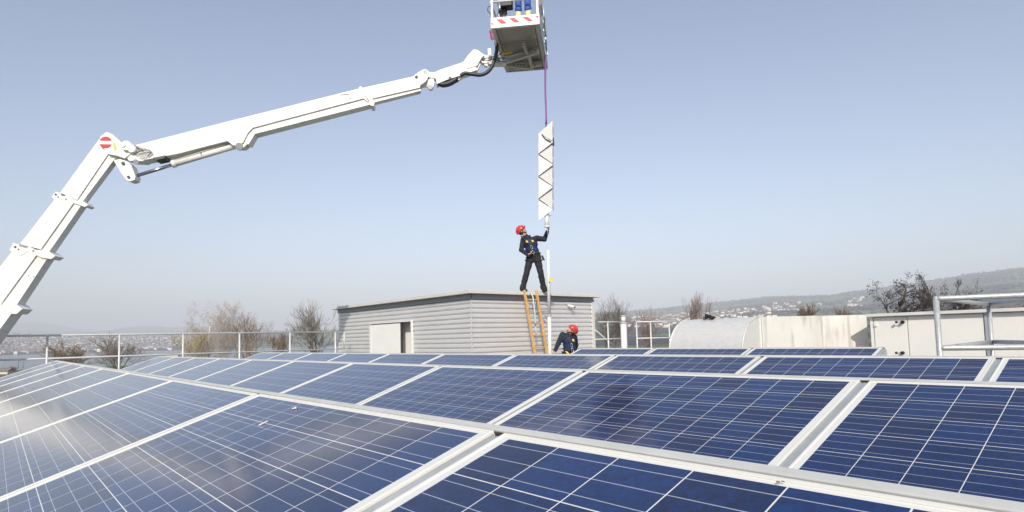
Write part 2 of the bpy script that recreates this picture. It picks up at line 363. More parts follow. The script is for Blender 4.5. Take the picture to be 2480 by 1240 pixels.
for i in range(115):
    cu_ = random.choice(((1560, 50), (1620, 60), (1700, 60), (1780, 50), (1640, 50), (1890, 25), (1930, 30), (2080, 12)))
    u = random.gauss(*cu_); u = min(2110, max(1445, u)); r = random.uniform(1500, 2600) if random.random() < .7 else random.uniform(2400, 3500)
    if u > 1850: r = random.uniform(2500, 3600)
    put_house(u, r, 'on the hillside behind the roof ducts', 'houses on the wooded hillside')
def town_house(u, r):
    h = heading(u); z = land(u, r); s_ = random.uniform(.7, 1.5); a_, b_, c_ = 10*s_, 8*s_, 5.5*s_; Rz = RZ(random.uniform(0, 3.1)); o_ = V((h.x*r, h.y*r, z))
    town.box(o_+V((0, 0, c_/2-1)), (a_, b_, c_+2), Rz, random.choice((0, 0, 1)))
    P = [o_+Rz @ V(q) for q in ((-a_/2-.4, -b_/2-.4, c_), (a_/2+.4, -b_/2-.4, c_), (a_/2+.4, b_/2+.4, c_), (-a_/2-.4, b_/2+.4, c_), (-a_/2-.4, 0, c_+3*s_), (a_/2+.4, 0, c_+3*s_))]
    town.add(P, [(0, 1, 5, 4), (2, 3, 4, 5), (0, 4, 3), (1, 2, 5)], random.choice((2, 3)))
for i in range(1500):
    u = random.uniform(-60, 500); town_house(u, 2620+180*math.sin(u*.006)+random.random()**1.2*1700)
for i in range(300):
    u = min(2130, max(1445, random.gauss(*random.choice(((1590, 60), (1680, 90), (1790, 60), (1640, 60)))))); town_house(u, random.uniform(1700, 3300))
tag(town.build('distant_town', [M['hwall'], M['hwall2'], M['roof_red'], M['roof_grey']]), 'dense far town of pale houses along the lake and up the hillside', 'town', kind='stuff')
for i in range(9500):
    if random.random() < .36:
        u = random.uniform(-60, 480); r = 2560+180*math.sin(u*.006)+random.random()**1.3*1900
    else:
        u = random.uniform(1430, 2500); r = random.uniform(1100, 5150)
        h = heading(u)
        if noise.noise(V((h.x*r*.0022, h.y*r*.0022, 0))) < -.05 and r < 4200 and random.random() < .85: continue
    h = heading(u); clump(h.x*r, h.y*r, land(u, r), random.uniform(4, 8.5)*(1 if r > 2000 else .7))
tag(wood.build('far_wood', M['wood_far']), 'distant leafless woods scattered between houses and fields', 'woods', kind='stuff')

# ================================================================== TREES
def make_tree(name, label, u, v_top, depth, spread_px, bark, twig, style='fan', seed=0, vis_bot=None, group='leafless trees behind the roof', lean=0.0, dens=1.0):
    rnd = random.Random(seed)
    top = at_d(u, v_top, depth); base = V((top.x, top.y, -9)); H = top.z+9; pxm = FPX/depth
    Rw = spread_px/pxm/2; hb = max(1.0, (vis_bot-v_top)/pxm) if vis_bot else 4
    t = thing(name, base, label, 'tree', group)
    trunk = MB(); crown = MB(); cones = MB()
    zc = H-hb                                 # height at which the crown opens
    r0 = .012*H+.02
    px = {'birch': .5, 'gnarl': .75, 'brush': .38}.get(style, .6)/pxm                             # thinnest twig worth drawing
    fork = V((base.x+lean*.3, base.y, base.z+zc*.92))
    trunk.path([base, base+V((.1, 0, zc*.45)), fork], [r0*1.3, r0, r0*.8], 8)
    def grow(p, d, L, r, lev, mbx):
        pts = [p]; rr = [r]; q = p.copy(); dd = d.copy(); ns = 3 if lev < 4 else 2
        for i in range(ns):
            wob = .16 if style != 'gnarl' else .38
            dd = (dd+V((rnd.gauss(0, wob), rnd.gauss(0, wob), rnd.gauss(0, wob)+(.08 if style in ('fan', 'brush') else 0)-(.12 if style == 'birch' and lev > 2 else 0)))).normalized()
            q = q+dd*(L/ns); pts.append(q.copy()); rr.append(max(px*.5, r*(1-.5*(i+1)/ns)))
        mbx.path(pts, rr, 5 if lev < 2 else 3)
        if lev >= maxlev:
            if style == 'gnarl':
                for k in range(rnd.random() < .8): cones.ball(q+V((rnd.gauss(0, .10), rnd.gauss(0, .10), rnd.gauss(0, .06))), rnd.uniform(.018, .045), nu=5, nv=3)
            return
        nch = rnd.choice((3, 4)) if lev < maxlev-1 else rnd.choice((3, 4, 5))
        nch = max(2, int(nch*dens+.5))
        for k in range(nch):
            i = rnd.randint(1, ns) if k else ns
            ang = rnd.uniform(.25, .65) if style in ('fan', 'brush') else rnd.uniform(.35, .95)
            if k == 0: ang *= .4
            ax = dd.orthogonal().normalized(); ax.rotate(Matrix.Rotation(rnd.uniform(0, 6.28), 3, dd))
            nd = dd.copy(); nd.rotate(Matrix.Rotation(ang, 3, ax))
            if style == 'gnarl': nd.z = nd.z*.45+(.10 if lev < 3 else .02); nd.normalize()
            if style == 'brush': nd.z += .5; nd.normalize()
            grow(pts[i], nd, L*(rnd.uniform(.58, .82) if lev < 3 or style == 'gnarl' else rnd.uniform(.72, .98)), rr[i]*rnd.uniform(.5, .72), lev+1, crown if lev >= 1 else crown)
    maxlev = 5 if style in ('gnarl', 'fan') else 6
    nl = {'fan': 6, 'birch': 5, 'gnarl': 5, 'brush': 7}[style]
    start = len(crown.v)
    for k in range(nl):
        a = 6.283*k/nl+rnd.uniform(-.3, .3); tilt = rnd.uniform(.25, .8)*(Rw/max(hb, .1))*1.2*(2.2 if style == 'gnarl' else 1)
        d = V((math.cos(a)*tilt, math.sin(a)*tilt, 1)).normalized()
        p = fork-V((0, 0, rnd.uniform(0, zc*.12)))+(V((0, 0, hb*rnd.uniform(0, .55))) if style == 'gnarl' else V())
        grow(p, d, hb*rnd.uniform(.36, .5), r0*(.5 if style == 'birch' else .72), 1, crown)
    if style == 'gnarl': trunk.path([fork-V((0, 0, .1)), fork+V((.08, -.05, hb*.35)), fork+V((-.02, .05, hb*.62))], [r0*.85, r0*.5, r0*.25], 7)
    if style == 'birch':
        grow(fork, V((0, 0, 1)), hb*.6, r0*.7, 0, crown); trunk.path([fork-V((0, 0, .2)), fork+V((.15, 0, hb*.3)), fork+V((.1, .2, hb*.62))], [r0*.9, r0*.6, r0*.3], 7); trunk.path([fork-V((0, 0, .1)), fork+V((-.35, .2, hb*.3)), fork+V((-.6, .2, hb*.5))], [r0*.6, r0*.4, r0*.2], 7)
    # fit the crown to its height and spread
    zs = sorted(p[2] for p in crown.v); zhi = zs[int(len(zs)*.999)]; hx = sorted(math.hypot(p[0]-base.x, p[1]-base.y) for p in crown.v); rh = hx[int(len(hx)*.96)]
    kz = (top.z-fork.z)/(zhi-fork.z); kr = Rw/rh
    def fit(mbx): mbx.v = [(base.x+(p[0]-base.x)*kr, base.y+(p[1]-base.y)*kr, fork.z+(p[2]-fork.z)*kz if p[2] > fork.z else p[2]) for p in mbx.v]
    fit(crown); fit(cones)
    trunk.build('trunk', bark, t); crown.build('crown', twig, t)
    if cones.v: cones.build('seed_cones', M['cone'], t)['kind'] = 'stuff'
    return t
TR = [
 ('bare_tree', 'low bushy bare tree with rusty twigs behind the second railing bay', 160, 822, 85, 100, 'bark', 'twig_brown', 'fan', 1, 895),
 ('bare_tree', 'dark round-headed bare tree behind the third railing post', 285, 806, 75, 112, 'bark_dark', 'twig_grey', 'fan', 2, 890),
 ('birch_tree', 'slender white birch with thin top, leftmost of the tall trees', 505, 728, 80, 112, 'birch', 'twig_birch', 'birch', 3, 850),
 ('birch_tree', 'pale birch with drooping twigs between the slender birch and the brown tree', 578, 731, 90, 110, 'birch', 'twig_birch', 'birch', 4, 850),
 ('willow_tree', 'yellowish willow thicket below the white birch', 478, 796, 68, 110, 'bark', 'willow', 'brush', 5, 880),
 ('bare_tree', 'broad brown bare tree with dense upright twigs behind the railing', 604, 752, 75, 112, 'bark_dark', 'twig_brown', 'brush', 6, 872),
 ('bare_shrub', 'low brown bare thicket between the brown tree and the tree by the metal building', 672, 797, 85, 80, 'bark', 'twig_brown', 'brush', 7, 870),
 ('bare_tree', 'tall dark bare tree left of the corrugated metal building', 768, 728, 60, 140, 'bark_dark', 'twig_grey', 'fan', 8, 862),
 ('bare_tree', 'grey bare tree right of the corrugated metal building', 1476, 714, 60, 105, 'bark', 'twig_grey', 'fan', 9, 850),
 ('bare_shrub', 'reddish bare shrub behind the railing beside the white vent pipe', 1568, 742, 48, 100, 'bark', 'twig_red', 'brush', 10, 845),
 ('bare_shrub', 'reddish bare shrub with long upright twigs rising behind the duct hood', 1678, 706, 55, 90, 'bark', 'twig_red', 'brush', 11, 800),
 ('bare_tree', 'small bare tree behind the left end of the boxy duct', 1957, 733, 70, 60, 'bark_dark', 'twig_brown', 'fan', 12, 790),
 ('bare_tree', 'small bare tree behind the middle of the boxy duct', 2025, 737, 70, 70, 'bark_dark', 'twig_brown', 'fan', 13, 790),
 ('alder_tree', 'dark umbrella-crowned alder hung with cones, left of the two big ones', 2172, 662, 42, 125, 'bark_dark', 'bark_dark', 'gnarl', 14, 755),
 ('alder_tree', 'dark spreading alder hung with cones, middle of the three', 2254, 658, 44, 80, 'bark_dark', 'bark_dark', 'gnarl', 15, 760),
 ('alder_tree', 'dark alder hung with cones just left of the near railing', 2322, 676, 44, 86, 'bark_dark', 'bark_dark', 'gnarl', 16, 765),
 ('bare_shrub', 'brown bare thicket seen through the near railing', 2440, 735, 50, 130, 'bark', 'twig_red', 'brush', 17, 790),
]
for (nm, lb, u, vt, d, sp_, bk, tw, st, sd_, vb) in TR:
    make_tree(nm, lb, u, vt, d, sp_, M[bk], M[tw], st, sd_, vb, dens={'gnarl': .98, 'brush': .80, 'birch': 1.0, 'fan': 1.0}[st]*(.8 if tw == 'twig_red' else 1))

# small things beyond the left railing
p = at_z(30, 894, -9)
car = thing('parked_car', p, 'dark red car parked beyond the roof edge at far left', 'car'); car.rotation_euler = (0, 0, 0)
yawc = math.atan2(CR.y, CR.x)
mb = MB(); Rm = RZ(yawc)
prof = [(-2.2, .3), (-2.25, .75), (-1.4, .95), (-.8, 1.42), (.7, 1.45), (1.4, .98), (2.15, .8), (2.2, .3)]
mb.prism([p+Rm @ V((x, -.85, z)) for x, z in prof], Rm @ V((0, 1.7, 0))); mb.build('body', M['carred'], car)
mb = MB(); g = [(-1.2, .98), (-.75, 1.36), (.65, 1.38), (1.15, 1.0)]
mb.prism([p+Rm @ V((x, -.88, z)) for x, z in g], Rm @ V((0, 1.76, 0))); mb.build('window', M['glassd'], car)
for x in (-1.4, 1.35):
    for y in (-.8, .8):
        mb = MB(); mb.tube(p+Rm @ V((x, y-.1, .32)), p+Rm @ V((x, y+.1, .32)), .32); mb.build('wheel', M['rubber'], car)
for (u, vt, lb) in ((44, 874, 'thin pole beyond the left railing, left of the pair'), (56, 876, 'thin pole beyond the left railing, right of the pair')):
    b = at_z(u, 893, -9); mb = MB(); hgt = (893-vt)/FPX*((b-EYE).dot(_F)); mb.tube(b, b+V((0, 0, hgt)), .12, .09, 6); mb.tube(b+V((0, 0, hgt)), b+V((.9, .9, hgt+.1)), .08, .08, 6)
    tag(mb.build('street_lamp', M['bark_dark']), lb, 'lamp', 'poles beyond the left railing')
p = at_z(12, 897, -9)
def near_house(u, v, w_, d_, h_, label):
    b = at_z(u, v, -9); h = thing('shed', b, label, 'shed'); mb = MB(); mb.box(b+V((0, 0, h_/2)), (w_, d_, h_), RZ(yawc)); mb.build('wall', M['hwall2'], h)
    mb = MB(); R_ = RZ(yawc); mb.prism([b+R_ @ V((-w_/2-.3, y, z)) for y, z in ((-d_/2-.4, h_+.003), (0, h_+1.6), (d_/2+.4, h_+.003))], R_ @ V((w_+.6, 0, 0))); mb.build('roof', M['roof_grey'], h)
near_house(10, 906, 7, 5, 1.3, 'low shed with a grey roof at the far left edge')
b = at_z(422, 872, -9)
near_house(422, 869, 10, 7, 3.2, 'small gabled boathouse roof behind the left railing')

# ================================================================== THE ROOF WE STAND ON
# corners of the metal building
CN = at_d(1140.6, 711.4, 14.1)                        # eave at the near corner
BX, BY, ZE = CN.x, CN.y, CN.z                         # wall corner (eave overhang handled below)
OV = .17
XL = at_y(820.5, 800, BY).x                           # left end of the south wall
YR = at_x(1436.5, 790, BX).y                          # right end of the east wall
RA = at_d(115, 811.8, 13.5); RB = at_d(812, 803.3, 18.06)   # railing top, first and sixth post
rdir = (RB-RA); rdir.z = 0; span = rdir.length/5; rdir.normalize(); ZRL = 1.5+.305
deck = MB()
rp = [RA-rdir*14, RB+rdir*14]
nrm = V((-rdir.y, rdir.x, 0)); nrm = nrm if nrm.dot(_F) > 0 else -nrm
q0 = RA-rdir*12+nrm*.25; q1 = RB+rdir*9+nrm*.25
poly = [V((q0.x, q0.y, 0)), V((q1.x, q1.y, 0)), V((BX+8, YR+9, 0)), V((14, YR+6, 0)), V((14, -8, 0)), V((q0.x, -10, 0))]
deck.prism(poly, (0, 0, -.35))
tag(deck.build('roof_deck', M['roof_gravel']), None, None, kind='structure')
blk = MB()
cen = sum(poly, V())/len(poly)
blk.prism([cen+(p-cen)*.99+V((0, 0, -.36)) for p in poly], (0, 0, -8.7)); tag(blk.build('office_building', M['hwall']), 'building block carrying the flat roof with the solar array', 'building')

def railing(name, label, pts, posts, mid_dz, r, m_, top=None, group=None, foot=0.0):
    """posts: list of (point on the top rail)"""
    t = thing(name, V((posts[0].x, posts[0].y, foot)), label, 'railing', group)
    mb = MB(); mb.path(pts, r, 12); mb.build('top_rail', m_, t)
    mb = MB(); mb.path([p+V((0, 0, mid_dz)) for p in pts], r*.92, 12); mb.build('middle_rail', m_, t)
    for p in posts:
        mb = MB(); mb.tube(p-V((0, 0, r*.5)), V((p.x, p.y, foot)), r*1.04, n=12); mb.build('post', m_, t)
        mb = MB(); mb.tube((p.x, p.y, foot+.001), (p.x, p.y, foot+.012), r*2.4, n=12); mb.build('base_plate', m_, t)
    return t
A0 = V((RA.x, RA.y, ZRL)); posts = [A0+rdir*span*k for k in range(-3, 6)]
endp = posts[-1]+rdir*.28
t = railing('guard_rail', 'long pale tubular guard railing along the left roof edge', [posts[0], endp], posts, -.5, .0215, M['galv_far'])
mb = MB(); mb.path([endp-V((0, 0, .0)), endp+rdir*.0-V((0, 0, .5))], .02, 10); mb.build('end_bar', M['galv_far'], t)
# railing right of the building
rz = 1.5+.387
pA = at_d(1437, 788, 17.5); pA.z = rz; pB = at_d(1512, 783, 18.6); pB.z = rz
pC = at_d(1541, 779, 18.8); pD = at_d(1660, 779, 19.5); pC.z = pD.z = rz
t = railing('guard_rail', 'short guard railing with a diagonal brace between metal building and vent pipe', [pA, pB], [pA.lerp(pB, .45)], -.49, .022, M['galv_far'])
mb = MB(); a = at_d(1438, 796, 17.6); b = at_d(1491, 842, 18.2); mb.tube(a, b, .022); mb.build('diagonal_brace', M['galv_far'], t)
railing('guard_rail', 'guard railing between the white vent pipe and the duct hood', [pC, pD], [pC, at_d(1575, 779, 19).xy.to_3d()+V((0, 0, rz)), at_d(1620, 779, 19.3).xy.to_3d()+V((0, 0, rz))], -.5, .022, M['galv_far'])
# vent pipe
vp = at_d(1512, 840, 16.0); pv = thing('vent_pipe', (vp.x, vp.y, 0), 'upright white vent pipe with a wider cap, right of the metal building', 'pipe')
zt = at_d(1512, 766, 16.0).z; zm = at_d(1512, 781, 16).z
mb = MB(); mb.tube((vp.x, vp.y, 0), (vp.x, vp.y, zm), .078, n=20); mb.build('shaft', M['trim'], pv)
mb = MB(); mb.tube((vp.x, vp.y, zm-.02), (vp.x, vp.y, zm), .095, n=20); mb.tube((vp.x, vp.y, zm), (vp.x, vp.y, zt), .058, n=20); mb.tube((vp.x, vp.y, zt), (vp.x, vp.y, zt+.02), .072, n=20); mb.build('cap', M['trim'], pv)
# near galvanised railing on the right
zg = 1.5+.288
def at_zr(u, v, z): return at_z(u, v, z)
gA = at_z(2266.5, 723.5, zg); gB = at_z(2394, 736.5, zg)
e1 = at_z(2480, 714.5, zg); e2 = at_z(2480, 728.5, zg)
d1 = (e1-gA).normalized(); d2 = (e2-gB).normalized()
t = thing('guard_rail', (gA.x, gA.y, 0), 'near galvanised tube railing forming a corner at the right edge', 'railing')
rr_ = .027
for dz, nm in ((0, 'top_rail'), (-.5, 'middle_rail')):
    mb = MB(); z = V((0, 0, dz)); mb.path([gA+d1*2.2+z, gA+d1*.04+z, gA+z], rr_, 16); mb.build(nm, M['galv'], t)
    mb = MB(); mb.path([gA+z*1.0, gB+z], rr_*.93, 16); mb.build(nm, M['galv'], t)
    mb = MB(); mb.path([gB+z, gB+d2*3+z], rr_, 16); mb.build(nm, M['galv'], t)
for p in (gA, gB, gA+d1*2.0, gB+d2*2.6):
    mb = MB(); mb.tube(p+V((0, 0, .0)), (p.x, p.y, .0), rr_*1.02, n=16); mb.ball(p, rr_*1.03, nu=12, nv=8); mb.build('post', M['galv'], t)

# ================================================================== METAL BUILDING
bld = thing('plant_room', (BX, BY, 0), 'small flat-roofed building clad in corrugated grey metal sheet', 'building')
PER = .113
def siding(mb, p0, p1, z0, z1, n):
    p0, p1, n = V(p0), V(p1), V(n)
    zs = []; k = 0; z = ZE-.02
    prof = ((0, 0), (.054, 0), (.062, -.010), (.070, -.045), (.100, -.045), (PER, 0))
    pts = []
    while z > z0-.2:
        for a, o in prof[:-1]: pts.append((z-a, o))
        z -= PER
    out = []
    for i in range(len(pts)-1):
        (za, oa), (zb, ob) = pts[i], pts[i+1]
        if zb >= z1 or za <= z0: continue
        if za > z1: oa = oa+(ob-oa)*(za-z1)/(za-zb); za = z1
        if zb < z0: ob = oa+(ob-oa)*(za-z0)/(za-zb); zb = z0
        if not out: out.append((za, oa))
        out.append((zb, ob))
    vs = []
    for z, o in out: vs += [(p0.x+n.x*o, p0.y+n.y*o, z), (p1.x+n.x*o, p1.y+n.y*o, z)]
    mb.add(vs, [(2*i, 2*i+1, 2*i+3, 2*i+2) for i in range(len(out)-1)])
dT = at_y(997, 778.5, BY).z; dL = at_y(899, 820, BY).x; dR = at_y(998, 820, BY).x; dM = at_y(970.5, 820, BY).x
mb = MB(); siding(mb, (XL, BY, 0), (dL-.03, BY, 0), 0, ZE, (0, -1, 0)); mb_s = mb
siding(mb, (dL-.03, BY, 0), (dR+.03, BY, 0), dT+.04, ZE, (0, -1, 0)); siding(mb, (dR+.03, BY, 0), (BX, BY, 0), 0, ZE, (0, -1, 0))
mb.build('south_wall', M['siding'], bld)
mb = MB(); siding(mb, (BX, BY, 0), (BX, YR, 0), 0, ZE, (1, 0, 0)); mb.build('east_wall', M['siding'], bld)
mb = MB(); mb.box(((XL+.0), (BY+YR)/2, ZE/2), (.06, YR-BY-.1, ZE-.02)); mb.box(((XL+BX)/2, YR-.04, ZE/2), (BX-XL-.1, .06, ZE-.02)); mb.build('rear_wall', M['siding'], bld)
mb = MB()
for x, y in ((BX+.002, BY-.002), (XL+.02, BY-.004)): mb.box((x, y, ZE/2-.02), (.012, .012, ZE-.06))
mb.box((BX+.012, YR, ZE/2-.02), (.03, .09, ZE-.06)); mb.build('corner_trim', M['fascia'], bld)
FH = .078
mb = MB()
mb.box(((XL-OV+BX+OV)/2, (BY-OV+YR+OV)/2, ZE+FH/2), (BX-XL+2*OV, YR-BY+2*OV, FH), b=.006); rf = mb.build('roof', M['fascia'], bld)
ZT = ZE+FH
mb = MB(); mb.box(((XL+BX)/2, (BY+YR)/2, ZE-.012), (BX-XL-.2, YR-BY-.2, .02)); mb.build('ceiling', M['interior'], bld)
# dark band under the eave, its shade painted as a strip
mb = MB(); mb.box(((XL+BX)/2, BY-.02, ZE-.06), (BX-XL+.02, .03, .115)); mb.box((BX+.02, (BY+YR)/2, ZE-.06), (.03, YR-BY, .115)); mb.build('eave_shade_band', mat('eave_shade_band', (.33, .33, .34), .5, .3), bld)
# door: closed leaf, open gap and leaf swung inside
mb = MB()
mb.box((dL-.015, BY-.01, dT/2), (.035, .06, dT)); mb.box((dR+.015, BY-.01, dT/2), (.035, .06, dT)); mb.box(((dL+dR)/2, BY-.01, dT+.018), (dR-dL+.066, .06, .035)); mb.build('door_frame', M['trim'], bld)
mb = MB(); mb.box(((dL+dM)/2+.002, BY+.005, dT/2-.01), (dM-dL-.03, .045, dT-.03), b=.004); dl = mb.build('door', M['door'], bld)
mb = MB(); mb.tube((dL+.12, BY-.02, dT-1.0), (dL+.12, BY-.07, dT-1.0), .012); mb.tube((dL+.11, BY-.07, dT-1.0), (dL+.26, BY-.07, dT-1.0), .011); mb.build('handle', M['alu_grey'], dl)
mb = MB(); mb.box((dM+.02, BY+.02, dT/2), (.05, .05, dT-.02)); mb.build('gap_shade_strip', M['boom_dark'], bld)  # dark strip painting the unlit interior seen in the door gap
mb = MB(); mb.box(((dM+dR)/2-.3, BY+.26, dT/2-.02), (1.4, .04, dT+.1)); mb.build('recess_panel', M['door'], bld)
mb = MB(); mb.box(((dL+dR)/2, BY+1.9, 1.1), (dR-dL+2.4, .05, 2.3)); mb.box(((dL+dR)/2, BY+.8, .005), (dR-dL+2, 1.5, .01)); mb.build('inner_partition', M['interior'], bld)
# security camera on the east wall
cp = at_x(1378, 741, BX); sc_ = thing('security_camera', cp, 'small white security camera on the corrugated east wall', 'camera')
mb = MB(); mb.box(cp+V((.012, -.02, 0)), (.02, .08, .08), b=.004); mb.tube(cp+V((.02, -.02, 0)), cp+V((.07, -.01, 0)), .014); mb.build('bracket', M['trim'], sc_)
fd = V((.75, .45, -.28)).normalized()
mb = MB(); mb.tube(cp+V((.03, -.05, .01))-fd*.02, cp+V((.03, -.05, .01))+fd*.17, .036, n=18); mb.build('housing', M['trim'], sc_)
mb = MB(); mb.tube(cp+V((.03, -.05, .01))+fd*.165, cp+V((.03, -.05, .01))+fd*.185, .03, n=18); mb.build('lens', M['black'], sc_)

# ladder against the east eave
lx = BX+OV+.02
T0 = at_x(1269.5, 703, lx); T1 = at_x(1298.5, 703, lx); zl_ = (T0.z+T1.z)/2
def ladder_foot(T, u2, v2):
    best = None
    for k in range(0, 300):
        P = V((lx+k*.01, T.y, 0.0)); u, v, d = proj(P)
        u0, v0, _ = proj(T); ue = u0+(u2-u0)*(v-v0)/(v2-v0)
        if best is None or abs(u-ue) < best[0]: best = (abs(u-ue), P)
    return best[1]
F0 = ladder_foot(T0, 1296, 857); F1 = ladder_foot(T1, 1325, 857)
fx = (F0.x+F1.x)/2; F0.x = F1.x = fx; T0.z = T1.z = zl_
lad = thing('ladder', F0.lerp(F1, .5), 'yellow wooden ladder leaning against the eave of the metal building', 'ladder')
ld = (T0-F0).normalized(); ln = ld.cross(V((0, 1, 0))).normalized(); RL = basis(V((0, 1, 0)), ln, ld)
for T, F_ in ((T0, F0), (T1, F1)):
    mb = MB(); mb.box(T.lerp(F_, .5), (.042, .075, (T-F_).length), RL, b=.012); mb.build('rail', M['wood'], lad)
Lr = (T0-F0).length; k = .12
while k < Lr-.1:
    a = F0+ld*k; b = F1+ld*k; mb = MB(); mb.box(a.lerp(b, .5), ((b-a).length-.02, .026, .034), RL, b=.006); mb.build('rung', M['wood'], lad); k += .292
# rope hanging on the ladder
rt = T0.lerp(T1, .42)-ld*.1
mb = MB(); pts = [rt+V((-.04, 0, -.04)), rt+V((.05, 0, .03)), rt+V((.09, .02, -.1))]+[rt+V((.10+.01*math.sin(i), .02+.012*i, -.22-.13*i)) for i in range(7)]
mb.path(pts, .016, 8); mb.build('_', M['rope']).name = 'rope'
tag(bpy.data.objects['rope'], 'pale blue rope looped over the top rung of the ladder', 'rope')

# steel mast in front of the east wall
mt = at_d(1327.5, 605, 15.0); mbt = at_d(1332.5, 857, 15.0)
mast = thing('steel_mast', (mbt.x, mbt.y, 0), 'white steel mast standing beside the ladder', 'mast')
dirm = (mt-mbt).normalized(); low = mbt-dirm*(mbt.z/dirm.z)
mid = at_d(1330, 764, 15.0)
mb = MB(); mb.tube(low, mid, .046, n=20); mb.build('lower_tube', M['trim'], mast)
mb = MB(); mb.tube(mid, mt, .0385, n=20); mb.build('upper_tube', M['trim'], mast)
mb = MB(); mb.tube(mid-dirm*.02, mid+dirm*.02, .052, n=20); mb.build('collar', M['alu_grey'], mast)
for vv in (735, 752):
    q = at_d(1330, vv, 15.0); mb = MB(); mb.tube(q, (BX-.01, q.y+.02, q.z), .018); mb.box((BX+.02, q.y+.02, q.z), (.02, .14, .1)); mb.build('wall_bracket', M['alu_grey'], mast)
q = at_d(1334.5, 678, 14.93); mb = MB(); mb.box(q, (.105, .006, .085), basis(V((CR.x, CR.y, 0)).normalized(), V((_F.x, _F.y, 0)).normalized(), V((0, 0, 1)))); mb.build('yellow_tag', M['tagy'], mast)

# ================================================================== SOLAR ARRAY
W_, DEP, TILT = 1.68, .99, rad(18.71)
ROWY = [.8946, 2.9287, 5.2039, 8.1845]; ROWH = [-.2131, -.2226, -.2155, -.2276]; XO = [1.1311, 2.8025, 4.5020, 6.2599]
SLX = [4.35e-4, 1.9e-5, 0, -2.2e-4]
RNG = [(-2, 8), (-3, 8), (-4, 7), (-2, 1)]
PW = 1.64
def panel_meshes():
    mb = MB(); f, h = .009, .038
    mb.box((PW/2, -f/2, -h/2), (PW, f, h), b=.0015); mb.box((PW/2, -DEP+f/2, -h/2), (PW, f, h), b=.0015)
    mb.box((f/2, -DEP/2, -h/2), (f, DEP-2*f, h), b=.0015); mb.box((PW-f/2, -DEP/2, -h/2), (f, DEP-2*f, h), b=.0015)
    o = mb.build('frame', M['alu']); fr = o.data; bpy.data.objects.remove(o)
    me = bpy.data.meshes.new('glass_laminate'); x0, x1, y0, y1 = f, PW-f, -f, -DEP+f
    vs = [(x0, y1, -.003), (x1, y1, -.003), (x1, y0, -.003), (x0, y0, -.003), (x0, y1, -.009), (x1, y1, -.009), (x1, y0, -.009), (x0, y0, -.009)]
    me.from_pydata(vs, [], [(0, 1, 2, 3), (7, 6, 5, 4)]); uvl = me.uv_layers.new(name='UVMap')
    for poly in me.polygons:
        for li in poly.loop_indices:
            c = vs[me.loops[li].vertex_index]; uvl.data[li].uv = (c[0]-x0, y0-c[1])
    me.materials.append(M['lam']); return fr, me
FRM, LAM = panel_meshes()
RX = Matrix.Rotation(TILT, 4, 'X')
ORD = ['first', 'second', 'third', 'fourth', 'fifth', 'sixth', 'seventh', 'eighth', 'ninth', 'tenth', 'eleventh', 'twelfth']
ROWN = ['nearest row', 'second row from the camera', 'third row from the camera', 'short farthest row']
PAN = {}
for k in range(4):
    a, b = RNG[k]
    for i, nn in enumerate(range(b-1, a-1, -1)):
        X = XO[k]+(nn+1)*W_
        o = thing('solar_panel', (-X+.02, ROWY[k], 1.5+ROWH[k]+SLX[k]*-X*-1*0), '%s blue solar panel from the left end of the %s' % (ORD[i], ROWN[k]), 'solar panel', 'blue solar panels on the flat roof')
        o.rotation_euler = (TILT+random.uniform(-.0015, .0015), random.uniform(-.0012, .0012), 0)
        for nm, me in (('frame', FRM), ('glass_laminate', LAM)):
            c = bpy.data.objects.new(nm, me); C.objects.link(c); c.parent = o
        PAN[(k, nn)] = o
    # rack carrying the row
    xl = -(XO[k]+b*W_); xr = -(XO[k]+a*W_); y = ROWY[k]; z = 1.5+ROWH[k]
    rk = thing('mounting_rack', (xl, y, 0), 'aluminium rack carrying the %s of solar panels' % ROWN[k], 'rack', 'racks under the solar panels')
    def loc(px_, py_, pz_): q = RX @ V((0, py_, pz_)); return V((px_, y+q.y, z+q.z))
    mb = MB(); R3 = RX.to_3x3()
    mb.box(loc((xl+xr)/2, .014, -.004), (xr-xl, .022, .012), R3, b=.002); mb.box(loc((xl+xr)/2, .030, -.012), (xr-xl, .010, .010), R3, b=.002)
    mb.box(loc((xl+xr)/2, .0015, -.006), (xr-xl, .003, .006), R3, mi=1); mb.build('ridge_profile', [M['rail_grey'], M['boom_dark']], rk)
    mb = MB(); mb.add([(xl, y+.045, z-.01), (xr, y+.045, z-.01), (xr, y+.25, z-.75), (xl, y+.25, z-.75), (xl, y+.049, z-.01), (xr, y+.049, z-.01), (xr, y+.254, z-.75), (xl, y+.254, z-.75)], [(0, 1, 2, 3), (4, 7, 6, 5), (0, 4, 5, 1), (3, 2, 6, 7)]); mb.build('back_sheet', M['alu_grey'], rk)
    for nn in range(a, b+1):
        x = -(XO[k]+nn*W_)
        mb = MB(); mb.box(loc(x, -DEP/2, -.016), (.037, DEP-.01, .012), R3)
        for s in (-1, 1): mb.box(loc(x+s*.0165, -DEP/2, -.008), (.003, DEP-.012, .006), R3)
        mb.box(loc(x, -DEP/2, -.0095), (.004, DEP-.014, .002), R3)
        if nn == a: mb.box(loc(x-.05+.06, -DEP/2+.0, -.055), (.03, DEP-.02, .06), R3)
        mb.build('gap_channel', M['alu_grey'], rk)
        for py in (-.06, -DEP+.08):
            q = loc(x, py, -.06); mb = MB(); mb.box((q.x, q.y, q.z/2), (.045, .045, q.z), b=.004); mb.build('leg', M['alu_grey'], rk)
    for py in (-.15, -.8):
        mb = MB(); mb.box(loc((xl+xr)/2, py, -.058), (xr-xl, .04, .036), R3); mb.build('cross_rail', M['alu_grey'], rk)
    for nn in range(a, b):
        pass
def on_panel(k, u, v):
    n_ = RX.to_3x3() @ V((0, 0, 1)); return at_pl(u, v, V((0, ROWY[k], 1.5+ROWH[k])), n_), n_
